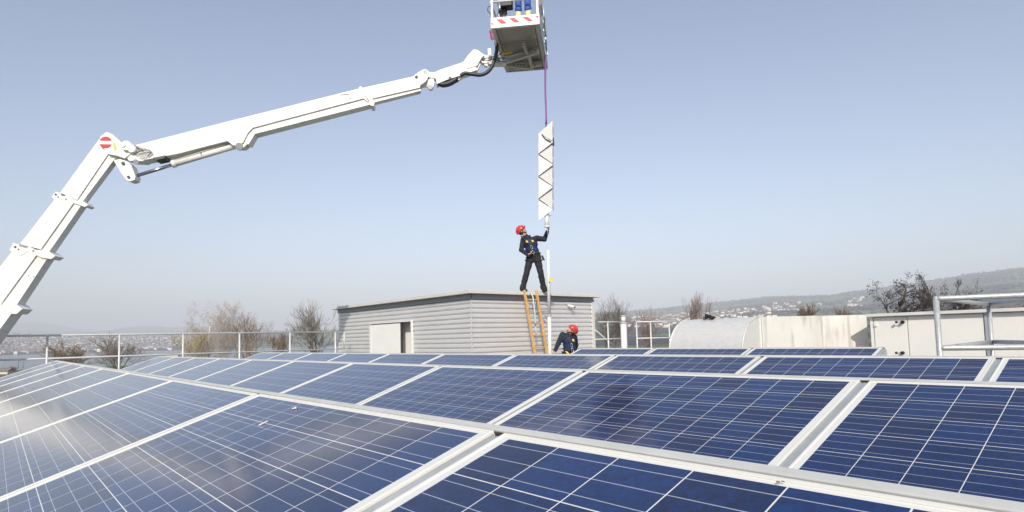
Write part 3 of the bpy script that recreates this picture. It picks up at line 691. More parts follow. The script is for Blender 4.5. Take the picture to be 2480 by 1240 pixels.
for (u0, v0, u1, v1, wd) in ((627, 1031, 649, 1021, .006), (708, 991, 719, 988, .007)):
    P0, n_ = on_panel(0, u0, v0); P1, _ = on_panel(0, u1, v1)
    mb = MB(); mb.path([P0+n_*.001, P0.lerp(P1, .5)+n_*.0015, P1+n_*.001], [wd*.45, wd*.35, wd*.8], 8)
    o = mb.build('bird_dropping', M['trim']); tag(o, 'white bird dropping streak on near panel, %s' % ('longer and lower of the two' if u0 < 700 else 'smaller and upper of the two'), 'dropping')
P0, n_ = on_panel(0, 1885, 1170)
mb = MB(); mb.box(P0+n_*.002, (.005, .003, .0015), basis(V((.9, .4, 0)).normalized(), n_.cross(V((.9, .4, 0)).normalized()).normalized(), n_)); mb.ball(P0+V((.006, .002, .003)), (.003, .002, .001), nu=7, nv=4)
tag(mb.build('dead_leaf', M['twig_red']), 'tiny brown leaf fragment lying on the nearest panel row', 'leaf')

# ================================================================== DUCT, HOOD, AIR UNIT
zd = 1.5+.262
dA = at_z(1840, 767, zd); dB = at_z(1990, 764, zd); dC = at_z(2099, 761.2, zd)
RH = .64
hood = thing('duct_hood', (dA.x, dA.y, 0), 'quarter-round grey sheet metal duct hood', 'duct')
hl = at_z(1700, 771.5, zd); hlx = at_y(1620, 838, dA.y-RH).x
mb = MB(); prof = [(0, zd), (0, 0)]+[(-RH-.0, .0), (-RH, zd-RH)]+[(-RH*math.cos(a), zd-RH+RH*math.sin(a)) for a in [rad(90*i/18) for i in range(1, 18)]]
Lh = hlx-dA.x
ring = [V((dA.x, dA.y+p[0], p[1])) for p in prof]
mb.prism(ring, (Lh, 0, 0))
for i in range(len(mb.sm)): pass
o = mb.build('shell', M['hood'], hood)
mb = MB(); arc = [V((dA.x+.004, dA.y-RH-.006, .05))]+[V((dA.x+.004, dA.y-RH*math.cos(a)*1.006, zd-RH+RH*1.006*math.sin(a))) for a in [rad(90*i/24) for i in range(0, 25)]]
mb.path(arc, .011, 6); mb.path([V((dA.x+.01, dA.y-.01, zd)), V((dA.x+.01, dA.y-.01, 0))], .014, 6)
mb.build('seam', M['duct'], hood)
mb = MB(); mb.path([a_+V((Lh, 0, 0)) for a_ in arc], .011, 6); mb.build('seam', M['duct'], hood)
duct = thing('air_duct', (dB.x, dB.y, 0), 'boxy weathered sheet metal duct between hood and air unit', 'duct')
for i, (a, b) in enumerate(((dA, dB), (dB, dC))):
    d = (b-a).normalized(); nn_ = V((-d.y, d.x, 0)); nn_ = nn_ if nn_.dot(_F) > 0 else -nn_
    a2 = a+d*.03 if i == 0 else a+d*.006; b2 = b-d*.006
    mb = MB(); n4 = 10
    # the sheet bulges a little
    front = [a2.lerp(b2, k/n4)-nn_*(.03*math.sin(math.pi*k/n4)) for k in range(n4+1)]
    back = [b2+nn_*.8, a2+nn_*.8]
    poly = front+back; poly = [V((p.x, p.y, zd-.002-.004*i)) for p in poly]
    mb.prism(poly, (0, 0, -zd+.02)); mb.build('section', M['duct'], duct)
mb = MB(); mb.box((dB.x, dB.y-.002, zd/2), (.014, .05, zd-.02), b=.003)
mb.build('flange', M['duct'], duct)
# black bundle on the hood
bp = at_z(1719, 771, zd+.0); bp.y = dA.y-.12; bp = V((at_y(1719, 766, dA.y-.15).x, dA.y-.15, zd-.01))
bag = thing('tool_bag', bp, 'small black gear bag with looped straps lying on the duct hood', 'bag')
mb = MB()
for i in range(9): mb.ball(bp+V((random.uniform(-.075, .075), random.uniform(-.04, .04), random.uniform(.02, .075))), (random.uniform(.025, .05), .035, random.uniform(.02, .038)), nu=8, nv=6)
mb.build('pouch', M['cloth_black'], bag)
for sx in (-.1, .1, .04):
    mb = MB(); mb.path([bp+V((sx*.6, -.03, .03)), bp+V((sx*1.05, -.05, .06)), bp+V((sx*1.15, -.05, .01)), bp+V((sx*.8, -.05, -.01)), bp+V((sx*.6, -.04, .02))], .007, 6); mb.build('strap', M['cloth_black'], bag)
# air handling unit
pH = at_d(2097, 768, 10.6); YH = pH.y; ZH = pH.z
xh0 = at_y(2112, 800, YH+.09).x; xr = 2.5
ahu = thing('air_handling_unit', (xh0, YH, 0), 'long cream panelled air handling unit with an overhanging lid', 'air unit')
mb = MB(); mb.box(((pH.x+xr)/2, YH+.75, ZH+.026), (xr-pH.x, 1.5, .05), b=.004); mb.build('lid', M['fascia'], ahu)
yf = YH+.09
mb = MB(); mb.box(((xh0+xr)/2, yf+.65, ZH/2), (xr-xh0, 1.26, ZH-.004)); mb.build('casing', M['hvac'], ahu)
xs = [at_y(u, 820, yf).x for u in (2114, 2200.5, 2386, 2401)]
def pnl(x0, x1, nm='panel'):
    mb = MB(); mb.box(((x0+x1)/2, yf+.006, ZH/2+.02), (x1-x0-.012, .026, ZH-.07), b=.004); return mb.build(nm, M['hvac'], ahu)
dp = pnl(xs[0]+.03, xs[1], 'access_door'); pnl(xs[1], xs[2]); pnl(xs[3], xs[3]+1.6); pnl(xs[3]+1.6, xs[3]+3.2)
mb = MB(); mb.box(((xs[2]+xs[3])/2, yf-.005, ZH/2), (xs[3]-xs[2]-.03, .04, ZH-.02)); mb.build('pillar', M['alu_grey'], ahu)
mb = MB(); mb.box((xs[0]-.0, yf-.002, ZH/2), (.04, .03, ZH-.01)); mb.build('pillar', M['hvac'], ahu)
mb = MB(); mb.box((xs[0]+.06, yf-.015, ZH-.13), (.05, .03, .07), b=.004); mb.build('hinge', M['trim'], ahu)
for vv in (780, 854.5):
    q = at_y(2186, vv, yf-.03); q2 = at_y(2172.5, vv, yf-.05)
    mb = MB(); mb.tube(q+V((0, .03, 0)), q+V((0, -.03, 0)), .026, n=16); mb.tube(q+V((0, -.03, 0)), q+V((0, -.045, 0)), .017, n=16); mb.box(q.lerp(q2, .5)+V((0, -.03, 0)), ((q-q2).length, .008, .008)); mb.ball(q2+V((0, -.03, 0)), .022, nu=12, nv=8); mb.build('door_latch', M['black'], ahu)

# ================================================================== PEOPLE
def remesh(name, mb, material, parent, voxel=.009, smooth=4):
    me = bpy.data.meshes.new(name); me.from_pydata(mb.v, [], mb.f)
    o = bpy.data.objects.new(name, me); C.objects.link(o)
    bm = bmesh.new(); bm.from_mesh(me); bmesh.ops.remove_doubles(bm, verts=bm.verts, dist=1e-5); bmesh.ops.recalc_face_normals(bm, faces=bm.faces); bm.to_mesh(me); bm.free()
    md = o.modifiers.new('r', 'REMESH'); md.mode = 'VOXEL'; md.voxel_size = voxel; md.use_smooth_shade = True
    s = o.modifiers.new('s', 'SMOOTH'); s.factor = .5; s.iterations = smooth
    dg = bpy.context.evaluated_depsgraph_get(); me2 = bpy.data.meshes.new_from_object(o.evaluated_get(dg))
    bpy.data.objects.remove(o); me2.name = name; me2.materials.clear(); me2.materials.append(material)
    for p in me2.polygons: p.use_smooth = True
    return link(name, me2, parent)
def limb(mb, pts, rr):
    for i in range(len(pts)-1):
        mb.tube(pts[i], pts[i+1], rr[i], rr[i+1], 14)
    for p, r in zip(pts, rr): mb.ball(p, r, nu=12, nv=8)
def hand(mb, wrist, d, palm_n, curl=.9, s=1.0, side=1):
    """palm, four unequal bent fingers, thumb from the side of the palm"""
    d = d.normalized(); a = (palm_n-d*palm_n.dot(d)).normalized(); b = d.cross(a)*side
    mb.ball(wrist+d*.05*s, (.043*s, .018*s, .05*s), basis(b, a, d), nu=12, nv=8)
    limb(mb, [wrist, wrist+d*.03*s], [.026*s, .025*s])
    for i, L in enumerate((.072, .080, .075, .060)):
        base = wrist+d*.088*s+b*(.031-.0205*i)*s; dd = d.copy(); p = base; pts = [wrist+d*.06*s+b*(.024-.016*i)*s, p]
        for j, fr in enumerate((.45, .32, .23)):
            dd = (Matrix.Rotation(curl*(.5 if j == 0 else .8), 3, b*side) @ dd); p = p+dd*L*fr*s; pts.append(p)
        limb(mb, pts, [.0105*s, .0105*s, .0098*s, .009*s, .008*s])
    t0 = wrist+d*.02*s+b*.03*s; t1 = t0+(d*.6+b*.8).normalized()*.04*s; t2 = t1+(d*.9+b*.25+a*.4*curl).normalized()*.032*s; t3 = t2+(d*.8-b*.1+a*.6*curl).normalized()*.025*s
    limb(mb, [t0, t1, t2, t3], [.014*s, .012*s, .0105*s, .009*s])
def head(mb, c, up, fw):
    up = up.normalized(); fw = (fw-up*fw.dot(up)).normalized(); sd_ = up.cross(fw); B = basis(sd_, fw, up)
    mb.ball(c+up*.03-fw*.012, (.076, .098, .088), B, nu=18, nv=12); mb.ball(c-up*.03+fw*.018, (.062, .074, .075), B, nu=16, nv=10)
    mb.ball(c-up*.085+fw*.05, (.033, .03, .024), B); mb.ball(c+fw*.100-up*.02, (.012, .018, .02), B, nu=8, nv=6)
    mb.tube(c+fw*.088+up*.015, c+fw*.110-up*.022, .008, .012, 8)
    for s in (-1, 1):
        mb.ball(c+sd_*.077*s-up*.01-fw*.01, (.010, .022, .032), B, nu=8, nv=6); mb.ball(c+sd_*.042*s-up*.025+fw*.062, (.024, .02, .02), B, nu=8, nv=6)
        mb.ball(c+sd_*.03*s+up*.022+fw*.076, (.02, .012, .007), B, nu=8, nv=6)
    mb.ball(c-up*.056+fw*.082, (.024, .010, .006), B, nu=8, nv=5)
def face_bits(c, up, fw, par, beard=False):
    up = up.normalized(); fw = (fw-up*fw.dot(up)).normalized(); sd_ = up.cross(fw); B = basis(sd_, fw, up)
    for s in (-1, 1):
        mb = MB(); mb.ball(c+sd_*.031*s+up*.006+fw*.083, (.011, .008, .006), B, nu=10, nv=6); mb.build('eye', M['black'], par)
    mb = MB(); mb.ball(c-up*.056+fw*.091, (.022, .005, .004), B, nu=10, nv=5); mb.build('mouth', mat('lips', (.40, .16, .13), .6), par)
    if beard:
        mb = MB(); mb.ball(c-up*.08+fw*.048, (.055, .045, .035), B, nu=14, nv=8); mb.build('beard', M['beard'], par)
def helmet(c, up, fw, par):
    up = up.normalized(); fw = (fw-up*fw.dot(up)).normalized(); sd_ = up.cross(fw); B = basis(sd_, fw, up)
    hc = c+up*.035-fw*.008
    mb = MB(); mb.ball(hc, (.108, .137, .112), B, nu=26, nv=12, z0=-.22, z1=.999)
    mb.ball(hc+fw*.012-up*.005, (.112, .142, .045), B, nu=26, nv=6, z0=-.6, z1=.5)
    mb.tube(hc+up*.098-fw*.06, hc+up*.104+fw*.06, .018, .018, 8)
    h = mb.build('helmet', M['helmet'], par)
    mb = MB()
    for s in (-1, 1):
        for k in (-1, 0, 1): mb.ball(hc+sd_*.102*s+up*.035+fw*.05*k, (.006, .014, .008), B, nu=8, nv=5)
    mb.build('helmet_vent', M['black'], par)
    mb = MB()
    for s in (-1, 1):
        a = hc+sd_*.100*s+fw*.06-up*.02; b = hc+sd_*.098*s-fw*.07-up*.02; e = c+sd_*.080*s-up*.045+fw*.012; ch = c-up*.112+fw*.052
        mb.path([a, e], .0075, 6); mb.path([b, e], .0075, 6); mb.path([e, c-up*.085+sd_*.05*s+fw*.045, ch], .0075, 6)
    mb.build('chin_strap', M['strap'], par)
    mb = MB(); mb.ball(c-fw*.03-up*.005, (.081, .08, .07), B, nu=16, nv=8, z0=-.8, z1=.9); mb.build('hair', M['hair'], par)

def person(label, J, ch_up, face, facing, style, group=None, foot_dir=None, rhand=None, lhand=None):
    """J: joint positions; facing: horizontal direction of the chest"""
    base = (J['la']+J['ra'])/2; base.z = min(J['la'].z, J['ra'].z)-.09
    P = thing('person', base, label, 'person', group)
    pel, ch, nk, hd = J['pel'], J['chest'], J['neck'], J['head']
    fdir = facing.normalized(); lat = (J['ls']-J['rs']).normalized(); sp = (nk-pel).normalized()
    Bt = basis(lat, sp.cross(lat).normalized(), sp)
    def body(g, mb, feet=True, headon=True):
        limb(mb, [J['lh'], J['lk'], J['la']], [.078*g, .056*g, .040*g]); limb(mb, [J['rh'], J['rk'], J['ra']], [.078*g, .056*g, .040*g])
        mb.ball(pel, (.155*g, .105*g, .11*g), Bt, nu=16, nv=10)
        limb(mb, [pel, pel.lerp(ch, .5), ch], [.11*g, .115*g, .125*g])
        mb.ball(ch, (.165*g, .112*g, .15*g), Bt, nu=16, nv=10); mb.ball(pel.lerp(ch, .5), (.14*g, .10*g, .14*g), Bt, nu=16, nv=10)
        limb(mb, [J['ls'], J['le'], J['lw']], [.056*g, .042*g, .028*g]); limb(mb, [J['rs'], J['re'], J['rw']], [.056*g, .042*g, .028*g])
        limb(mb, [ch+sp*.06, J['ls']], [.07*g, .055*g]); limb(mb, [ch+sp*.06, J['rs']], [.07*g, .055*g])
    mb = MB(); body(.9, mb); limb(mb, [ch+sp*.1, nk, hd-ch_up.normalized()*.04], [.07, .057, .055]); head(mb, hd, ch_up, face)
    for s, h in (('l', lhand), ('r', rhand)):
        wd = (J[s+'w']-J[s+'e']).normalized(); dd, pn, cu, side = h if h else (wd, facing, .7, 1)
        hand(mb, J[s+'w']+wd*.01, dd, pn, cu, 1.0, side)
    for s in 'lr':
        fd_ = (foot_dir or fdir); mb.ball(J[s+'a']+fd_*.06-V((0, 0, .05)), (.04, .12, .035), basis(V((0, 0, 1)).cross(fd_)*-1, fd_, V((0, 0, 1))))
    remesh('body', mb, M['skin'], P, .0085, 2)
    # jacket
    def sleeve(mb, s, g, end=.98):
        w2 = J[s+'e'].lerp(J[s+'w'], end); n_ = V((math.sin(7), .3, .2))
        pts = []; rr = []
        for i in range(7):
            t_ = i/6; pts.append(J[s+'s'].lerp(J[s+'e'], t_)); rr.append((.075-.014*t_+.004*math.sin(i*2.4))*g)
        for i in range(1, 6):
            t_ = i/5; pts.append(J[s+'e'].lerp(w2, t_)); rr.append((.060-.014*t_+.004*math.sin(i*2.9+1))*g)
        limb(mb, pts, rr)
    hem = pel.lerp(ch, .12)
    mb = MB(); sleeve(mb, 'l', 1); sleeve(mb, 'r', 1)
    limb(mb, [hem, pel.lerp(ch, .5), ch], [.12, .122, .13]); mb.ball(ch, (.182, .125, .16), Bt, nu=18, nv=12); mb.ball(pel.lerp(ch, .45), (.163, .122, .17), Bt, nu=18, nv=12)
    limb(mb, [ch+sp*.06, J['ls']], [.085, .068]); limb(mb, [ch+sp*.06, J['rs']], [.085, .068]); limb(mb, [ch+sp*.1, nk+sp*.015], [.08, .066])
    jk = remesh('jacket', mb, M[style['jacket']], P, .011, 3)
    if style.get('vest'):
        mb = MB(); fr_ = Bt.col[1]*(1 if Bt.col[1].dot(fdir) > 0 else -1)
        mb.ball(ch+fr_*.018-sp*.02, (.150, .125, .155), Bt, nu=18, nv=12); mb.ball(pel.lerp(ch, .42)+fr_*.016, (.150, .125, .17), Bt, nu=18, nv=12)
        limb(mb, [pel.lerp(ch, .2)+fr_*.01, ch+fr_*.01], [.127, .13]); remesh('vest', mb, M['vest'], P, .011, 3)
    # trousers
    mb = MB(); rn = random.Random(3)
    for s in 'lr':
        pts = []; rr = []
        for i in range(9):
            t_ = i/8; pts.append(J[s+'h'].lerp(J[s+'k'], t_)+fdir*.008*math.sin(i*1.9)); rr.append(.100-.026*t_+rn.uniform(-.004, .004))
        for i in range(1, 10):
            t_ = i/9; pts.append(J[s+'k'].lerp(J[s+'a'], t_*(.5 if style.get('gaiter') else .97))+fdir*(.010*math.sin(i*2.2))); rr.append(.074-.010*t_+rn.uniform(-.005, .007)+.012*(i >= 8))
        limb(mb, pts, rr)
    mb.ball(pel, (.172, .125, .125), Bt, nu=18, nv=12); limb(mb, [J['lh'], J['rh']], [.10, .10])
    remesh('trousers', mb, M[style['trousers']], P, .011, 2)
    for s in 'lr':
        fd_ = (foot_dir or fdir); a = J[s+'a']; side = V((fd_.y, -fd_.x, 0)); Bf = basis(side, fd_, V((0, 0, 1)))
        mb = MB(); mb.ball(a+fd_*.07-V((0, 0, .045)), (.050, .145, .045), Bf, nu=14, nv=8); mb.ball(a-V((0, 0, .03)), (.05, .065, .055), Bf); limb(mb, [a-V((0, 0, .03)), a+V((0, 0, .08 if not style.get('gaiter') else .20))], [.052, .056 if not style.get('gaiter') else .082])
        remesh('boot', mb, M[style['boots']], P, .01, 1)
        mb = MB(); mb.box(a+fd_*.055-V((0, 0, .084)), (.095, .29, .018), Bf, b=.006); mb.build('boot_sole', M['black'], P)
    helmet(hd, ch_up, face, P); face_bits(hd, ch_up, face, P, style.get('beard', False))
    # harness
    if style.get('harness'):
        fr_ = Bt.col[1]*(1 if Bt.col[1].dot(fdir) > 0 else -1); off = .150
        def chest_pt(a_, h_): return pel.lerp(ch, h_)+lat*a_*.165+fr_*(off*math.sqrt(max(.05, 1-a_*a_*.8)))
        mb = MB()
        for s in (-1, 1):
            mb.path([nk+lat*s*.10+sp*.01-fr_*.05, nk+lat*s*.105+sp*.02+fr_*.05, chest_pt(s*.45, 1.1), chest_pt(s*.12, .75), chest_pt(0, .55), chest_pt(s*.0, .15)], .015, 6)
        bel = [pel+sp*.04+(lat*math.cos(a_)*.178+fr_*math.sin(a_)*.140) for a_ in [2*math.pi*i/20 for i in range(21)]]
        mb.path(bel, .02, 6)
        for s, lg in ((1, 'l'), (-1, 'r')):
            c_ = J[lg+'h'].lerp(J[lg+'k'], .2); ax = (J[lg+'k']-J[lg+'h']).normalized(); e1_ = ax.orthogonal().normalized(); e2_ = ax.cross(e1_)
            mb.path([c_+(e1_*math.cos(a_)+e2_*math.sin(a_))*.104 for a_ in [2*math.pi*i/16 for i in range(17)]], .014, 6)
        hr = mb.build('harness', M['strap'], P)
        for s in (-1, 1):
            if style.get('ylegs') and s < 0: continue
            mb = MB(); q = chest_pt(s*.42, 1.12)+fr_*.012; mb.box(q, (.05, .02, .055), Bt, b=.006); mb.build('yellow_pad', M['ystrap'], P)
        for h_ in (.62, .2):
            mb = MB(); c_ = chest_pt(0, h_)+fr_*.025; mb.path([c_+(lat*math.cos(a_)*.024+sp*math.sin(a_)*.045) for a_ in [2*math.pi*i/14 for i in range(15)]], .0065, 6); mb.build('carabiner', M['steel'], P)
        mb = MB()
        for s, ax_ in ((-1, .9), (1, 1.05)):
            c_ = pel+lat*s*.19-sp*.03; mb.box(c_-sp*.06, (.05, .08, .13), Bt, b=.01)
        mb.build('pouch', M['black'], P)
        if style.get('ylegs'):
            for s in (-1, 1):
                mb = MB(); mb.path([pel+lat*s*.15-fr_*.02+sp*.03, pel+lat*s*.11+fr_*.13-sp*.05, pel+lat*s*.03+fr_*.13-sp*.13], .022, 6); mb.build('leg_loop', M['ystrap'], P)
    return P
CF = V((_F.x, _F.y, 0)).normalized(); CRh = V((CR.x, CR.y, 0)).normalized(); UP = V((0, 0, 1))
# worker on the roof of the metal building
fp = at_x(1268, 706, BX-.12); D1 = (fp-EYE).dot(_F)
def JJ(D, tab, dz=0): return {k: at_d(u, v, D+dd)+V((0, 0, dz)) for k, (u, v, dd) in tab.items()}
t1 = dict(head=(1264, 559.5, -.02), neck=(1273, 572.5, 0), chest=(1284, 589, -.02), pel=(1292.5, 618, 0),
          rs=(1268, 580, .03), re=(1262.5, 605, -.03), rw=(1277, 616.5, -.2), ls=(1300, 577, .02), le=(1318.5, 579.5, -.12), lw=(1325.5, 561, -.12),
          rh=(1284, 625, 0), rk=(1275, 662, -.06), ra=(1265.5, 699, .02), lh=(1301, 625, 0), lk=(1309.5, 662, -.03), la=(1317, 699, .05))
J1 = JJ(D1, t1); dz = ZT+.095-min(J1['ra'].z, J1['la'].z); J1['ra'].z = J1['la'].z = ZT+.095
for k in J1:
    if k not in ('ra', 'la'): J1[k].z += dz*.0
gripd = (CRh*.35+CF*-.1+UP*.93).normalized()
w1 = person('worker in red helmet on the metal building roof reaching up to the turbine pole', J1,
       (-CRh*.62+UP*.62-CF*.0), (CRh*.62+UP*.62-CF*.25), (-CF*.93+CRh*.45), dict(jacket='navy', vest=True, trousers='trouser', boots='boot', harness=True),
       lhand=(gripd, -CF*.3-CRh, 1.35, 1), rhand=((CRh*.9+UP*.25-CF*.3), V((0, 0, 1)), 1.2, -1), foot_dir=(-CF*.85+CRh*.5).normalized())
# worker on the deck
D2 = 14.7
t2 = dict(head=(1385, 800.5, -.02), neck=(1378, 810.5, 0), chest=(1377, 825, -.02), pel=(1381, 852, 0),
          rs=(1362.5, 811, 0), re=(1352, 832, -.05), rw=(1344.5, 849, -.14), ls=(1391, 817, .07), le=(1395, 836, .22), lw=(1391, 851, .30),
          rh=(1373, 858, 0), rk=(1368, 900, -.1), ra=(1370, 942, .05), lh=(1389, 858, 0), lk=(1393, 900, -.08), la=(1392, 942, .08))
J2 = JJ(D2, t2)
for s in 'lr': J2[s+'a'].z = .095; J2[s+'k'].z = .55
w2 = person('bearded worker in red helmet standing on the deck with head tilted back', J2,
       (CRh*.72+UP*.60), (-CRh*.55+UP*.70-CF*.35), (-CF*.8+CRh*.6), dict(jacket='navy', vest=True, trousers='trouser', boots='boot', harness=True, ylegs=True, beard=True),
       rhand=((-CRh*.35-UP*.9), CRh, .6, 1))

# ================================================================== WIND TURBINE, SLING
DT = 14.85
tc_ = at_d(1322.5, 412, DT); 
turb = thing('wind_turbine', at_d(1324.5, 552, DT), 'white zigzag triangle-plate wind turbine rotor hanging upright', 'turbine')
tdir = (at_d(1323, 300, DT)-at_d(1323, 530, DT)).normalized()
pxm = FPX/DT
def tp(u, v, y): return at_d(u, v, DT)+CF*y          # y: metres away from the camera
# three vertical edges of the rotor: left, right-front, right-back
def plate(a, b, c, m_, th=.014, inset=.0015):
    a, b, c = V(a), V(b), V(c); g = (a+b+c)/3; n_ = (b-a).cross(c-a).normalized()
    if n_.dot(_F) > 0: n_ = -n_
    a, b, c = [g+(p-g)*(1-inset) for p in (a, b, c)]
    mb = MB(); mb.prism([a, b, c], -n_*th); return mb.build('plate', m_, turb)
EL, ER, EB = 1304.3, 1338.2, 1342.3
for i in range(4):
    v0 = 321.5+i*54.4
    plate(tp(EL, v0, .0), tp(EL, v0+50, -.01), tp(ER+1, v0+23.5, -.035), M['turbine'])
for i in range(4):
    v0 = 291.2+i*54.6
    plate(tp(ER, v0, .03), tp(ER, v0+49.5, .01), tp(EL+1.5, v0+(30 if i == 0 else 26.5), .025), M['turbine_shade'])
# thin visible side on the right and the rear side
for i in range(8):
    v0 = 293+i*26.5
    if i % 2 == 0: plate(tp(ER+.3, v0+2, .07), tp(ER+.3, v0+25, .07), tp(EB, v0+15, .33), M['turbine_shade'])
    plate(tp(EB, v0, .30), tp(EB+.3, v0+26, .30), tp(ER+.6, v0+13, .10), M['turbine'])
for i in range(4):
    v0 = 318+i*54.4
    if i > 2: break
    plate(tp(EB, v0, .34), tp(EB, v0+46, .34), tp(EL+1, v0+25, .10), M['turbine']); plate(tp(EL+.5, v0+30, .10), tp(EL+.5, v0+74, .10), tp(EB, v0+50, .33), M['turbine'])
mb = MB(); mb.tube(tp(1323.5, 300, .13), tp(1324.5, 520, .13), .03, n=14); mb.build('shaft', M['alu_grey'], turb)
mb = MB()
for i in range(9):
    v0 = 296+i*27; a = tp(EL+2 if i % 2 else ER-1, v0+(22 if i % 2 else 6), .05); mb.tube(a, tp(1323.5, v0+14, .13), .012, n=8)
    if i < 8:
        pass
mb.build('strut', M['alu_grey'], turb)
mb = MB(); mb.tube(tp(1324.3, 515, .08), tp(1324.8, 549, .0), .052, n=20); mb.build('hub_tube', M['turbine'], turb)
mb = MB(); mb.tube(tp(1324.8, 547, .0), tp(1324.9, 551, .0), .068, n=20); mb.build('flange', M['turbine'], turb)
mb = MB(); mb.tube(tp(1325.6, 551, -.02), tp(1326, 571, -.02), .008, n=8); mb.build('guide_rod', M['alu_grey'], turb)
mb = MB(); mb.path([tp(ER+3, 326, .2), tp(ER+4.5, 342, .2), tp(ER+3.5, 350, .1), tp(ER-6, 344, -.06), tp(ER-18, 337, -.04), tp(EL+8, 326, -.03)], .012, 6); mb.build('edge_strip', M['boom_dark'], turb)

# ================================================================== BASKET
HB = 6.7+1.5
Q1 = at_z(1190.5, 68, HB); Q2 = at_z(1305, 57.5, HB); Q3 = at_z(1320, 166.5, HB)
ax_ = (Q2-Q1); Wb = ax_.length; ax_.normalize(); bx_ = Q3-Q2; Lb = bx_.length
bx_ = bx_-ax_*bx_.dot(ax_); bx_.normalize(); Lb = (Q3-Q2).dot(bx_)
bask = thing('work_platform', Q1, 'white aerial work platform basket with red warning stripes at the top', 'work platform')
def bp_(a, b, z): return Q1+ax_*a+bx_*b+UP*z
RBk = basis(ax_, bx_, UP)
mb = MB(); mb.box(bp_(Wb/2, Lb/2, .045), (Wb-.02, Lb-.02, .03), RBk); mb.build('floor', M['alu_rough'], bask)
mb = MB()
for a in (.04, Wb-.04): mb.box(bp_(a, Lb/2, -.0), (.07, Lb-.02, .058), RBk, b=.004)
for b in (.02, Lb-.03): mb.box(bp_(Wb/2, b, .0), (Wb-.16, .04, .056), RBk, b=.004)
for b in (Lb*.34, Lb*.62, Lb*.8): mb.box(bp_(Wb/2, b, .012), (Wb-.16, .018, .03), RBk)
for a in (.13, Wb-.13): mb.box(bp_(a, Lb/2, .015), (.02, Lb-.1, .025), RBk)
mb.build('floor_frame', M['floor_br'], bask)
mb = MB()
for b in (Lb*.34+.014, Lb*.62+.014): mb.box(bp_(Wb/2, b, .006), (Wb-.16, .022, .02), RBk)
mb.build('floor_joint', M['boom_dark'], bask)
KH = .215
mb = MB(); mb.box(bp_(Wb/2, -.012, KH/2-.01), (Wb+.03, .024, KH+.02), RBk, b=.008); kp = mb.build('kick_plate', M['boom'], bask)
mb = MB()
def strp(x0, x1, x2, x3):
    f = lambda x: (x-200)/745*Wb
    zt_, zb_ = KH*.78, KH*.28
    P_ = [bp_(f(x0), -.0255, zt_), bp_(f(x1), -.0255, zt_), bp_(f(x2), -.0255, zb_), bp_(f(x3), -.0255, zb_)]; mb.prism(P_, bx_*.001)
strp(278, 365, 450, 360); strp(482, 567, 655, 570); strp(690, 777, 862, 780); mb.prism([bp_((x-200)/745*Wb, -.0255, z) for x, z in ((888, KH*.78), (943, KH*.78), (943, KH*.47))], bx_*.001); mb.prism([bp_((x-200)/745*Wb, -.0255, z) for x, z in ((201, KH*.53), (247, KH*.28), (201, KH*.28))], bx_*.001)
mb.build('warning_stripes', M['red'], kp)
mb = MB(); mb.box(bp_(Wb+.01, Lb/2, KH/2), (.02, Lb, KH), RBk, b=.004); mb.build('kick_plate', M['alu_grey'], bask)
mb = MB(); mb.box(bp_(-.01, Lb/2, KH/2), (.02, Lb, KH), RBk, b=.004); mb.build('kick_plate', M['boom'], bask)
mb = MB(); mb.box(bp_(Wb/2, Lb+.01, KH/2), (Wb, .02, KH), RBk, b=.004); mb.build('kick_plate', M['boom'], bask)
for a, b in ((.02, .0), (Wb-.02, .0), (.02, Lb*.5), (Wb-.0, Lb*.33), (Wb-.0, Lb*.66), (.02, Lb-.02), (Wb-.02, Lb-.02)):
    mb = MB(); mb.box(bp_(a, b, .56), (.05, .05, 1.12), RBk, b=.008); mb.build('post', M['boom'], bask)
for z in (.58, 1.1):
    for (a0, b0, a1, b1) in ((0, 0, Wb, 0), (Wb, 0, Wb, Lb), (Wb, Lb, 0, Lb), (0, Lb, 0, 0)):
        mb = MB(); mb.tube(bp_(a0, b0, z), bp_(a1, b1, z), .022, n=12); mb.build('guard_rail_bar', M['boom'], bask)
mb = MB()
mb.path([bp_(Wb+.03, .15, 1.0), bp_(Wb+.04, .3, .55), bp_(Wb+.04, .6, .52), bp_(Wb+.04, .75, 1.0)], .018, 8); mb.path([bp_(Wb+.03, 1.1, 1.0), bp_(Wb+.04, 1.25, .5), bp_(Wb+.04, 1.6, .5), bp_(Wb+.04, 1.75, 1.0)], .018, 8); mb.path([bp_(Wb+.04, .2, .2), bp_(Wb+.05, .9, .62), bp_(Wb+.04, 1.7, .2)], .014, 8); mb.build('side_gate_bar', M['alu_grey'], bask)
mb = MB()
for b, z in ((.5, .3), (.75, .22), (1.3, .3), (1.9, .2)): mb.box(bp_(Wb+.045, b, z), (.03, .05, .06), RBk, b=.006)
mb.build('bracket', M['trim'], bask)
# control box with cables
mb = MB(); mb.box(bp_(.32, .2, .62), (.26, .2, .22), RBk, b=.02); mb.box(bp_(.22, .25, .48), (.18, .14, .12), RBk, b=.02); mb.build('control_box', M['black'], bask)
for i in range(9):
    r_ = random.Random(i); mb = MB(); x = .12+i*.022; mb.path([bp_(x+.03, .2, .5), bp_(x+r_.uniform(-.05, .05), .18, .38), bp_(x+.04+r_.uniform(-.03, .05), .2, .22), bp_(x+.06, .22, .07)], .008, 6); mb.build('cable', M['black'], bask)
mb = MB(); mb.path([bp_(.0, .1, .56), bp_(-.08, .08, .52), bp_(-.09, .08, .44), bp_(.0, .1, .34)], .009, 6); mb.build('cable', M['black'], bask)
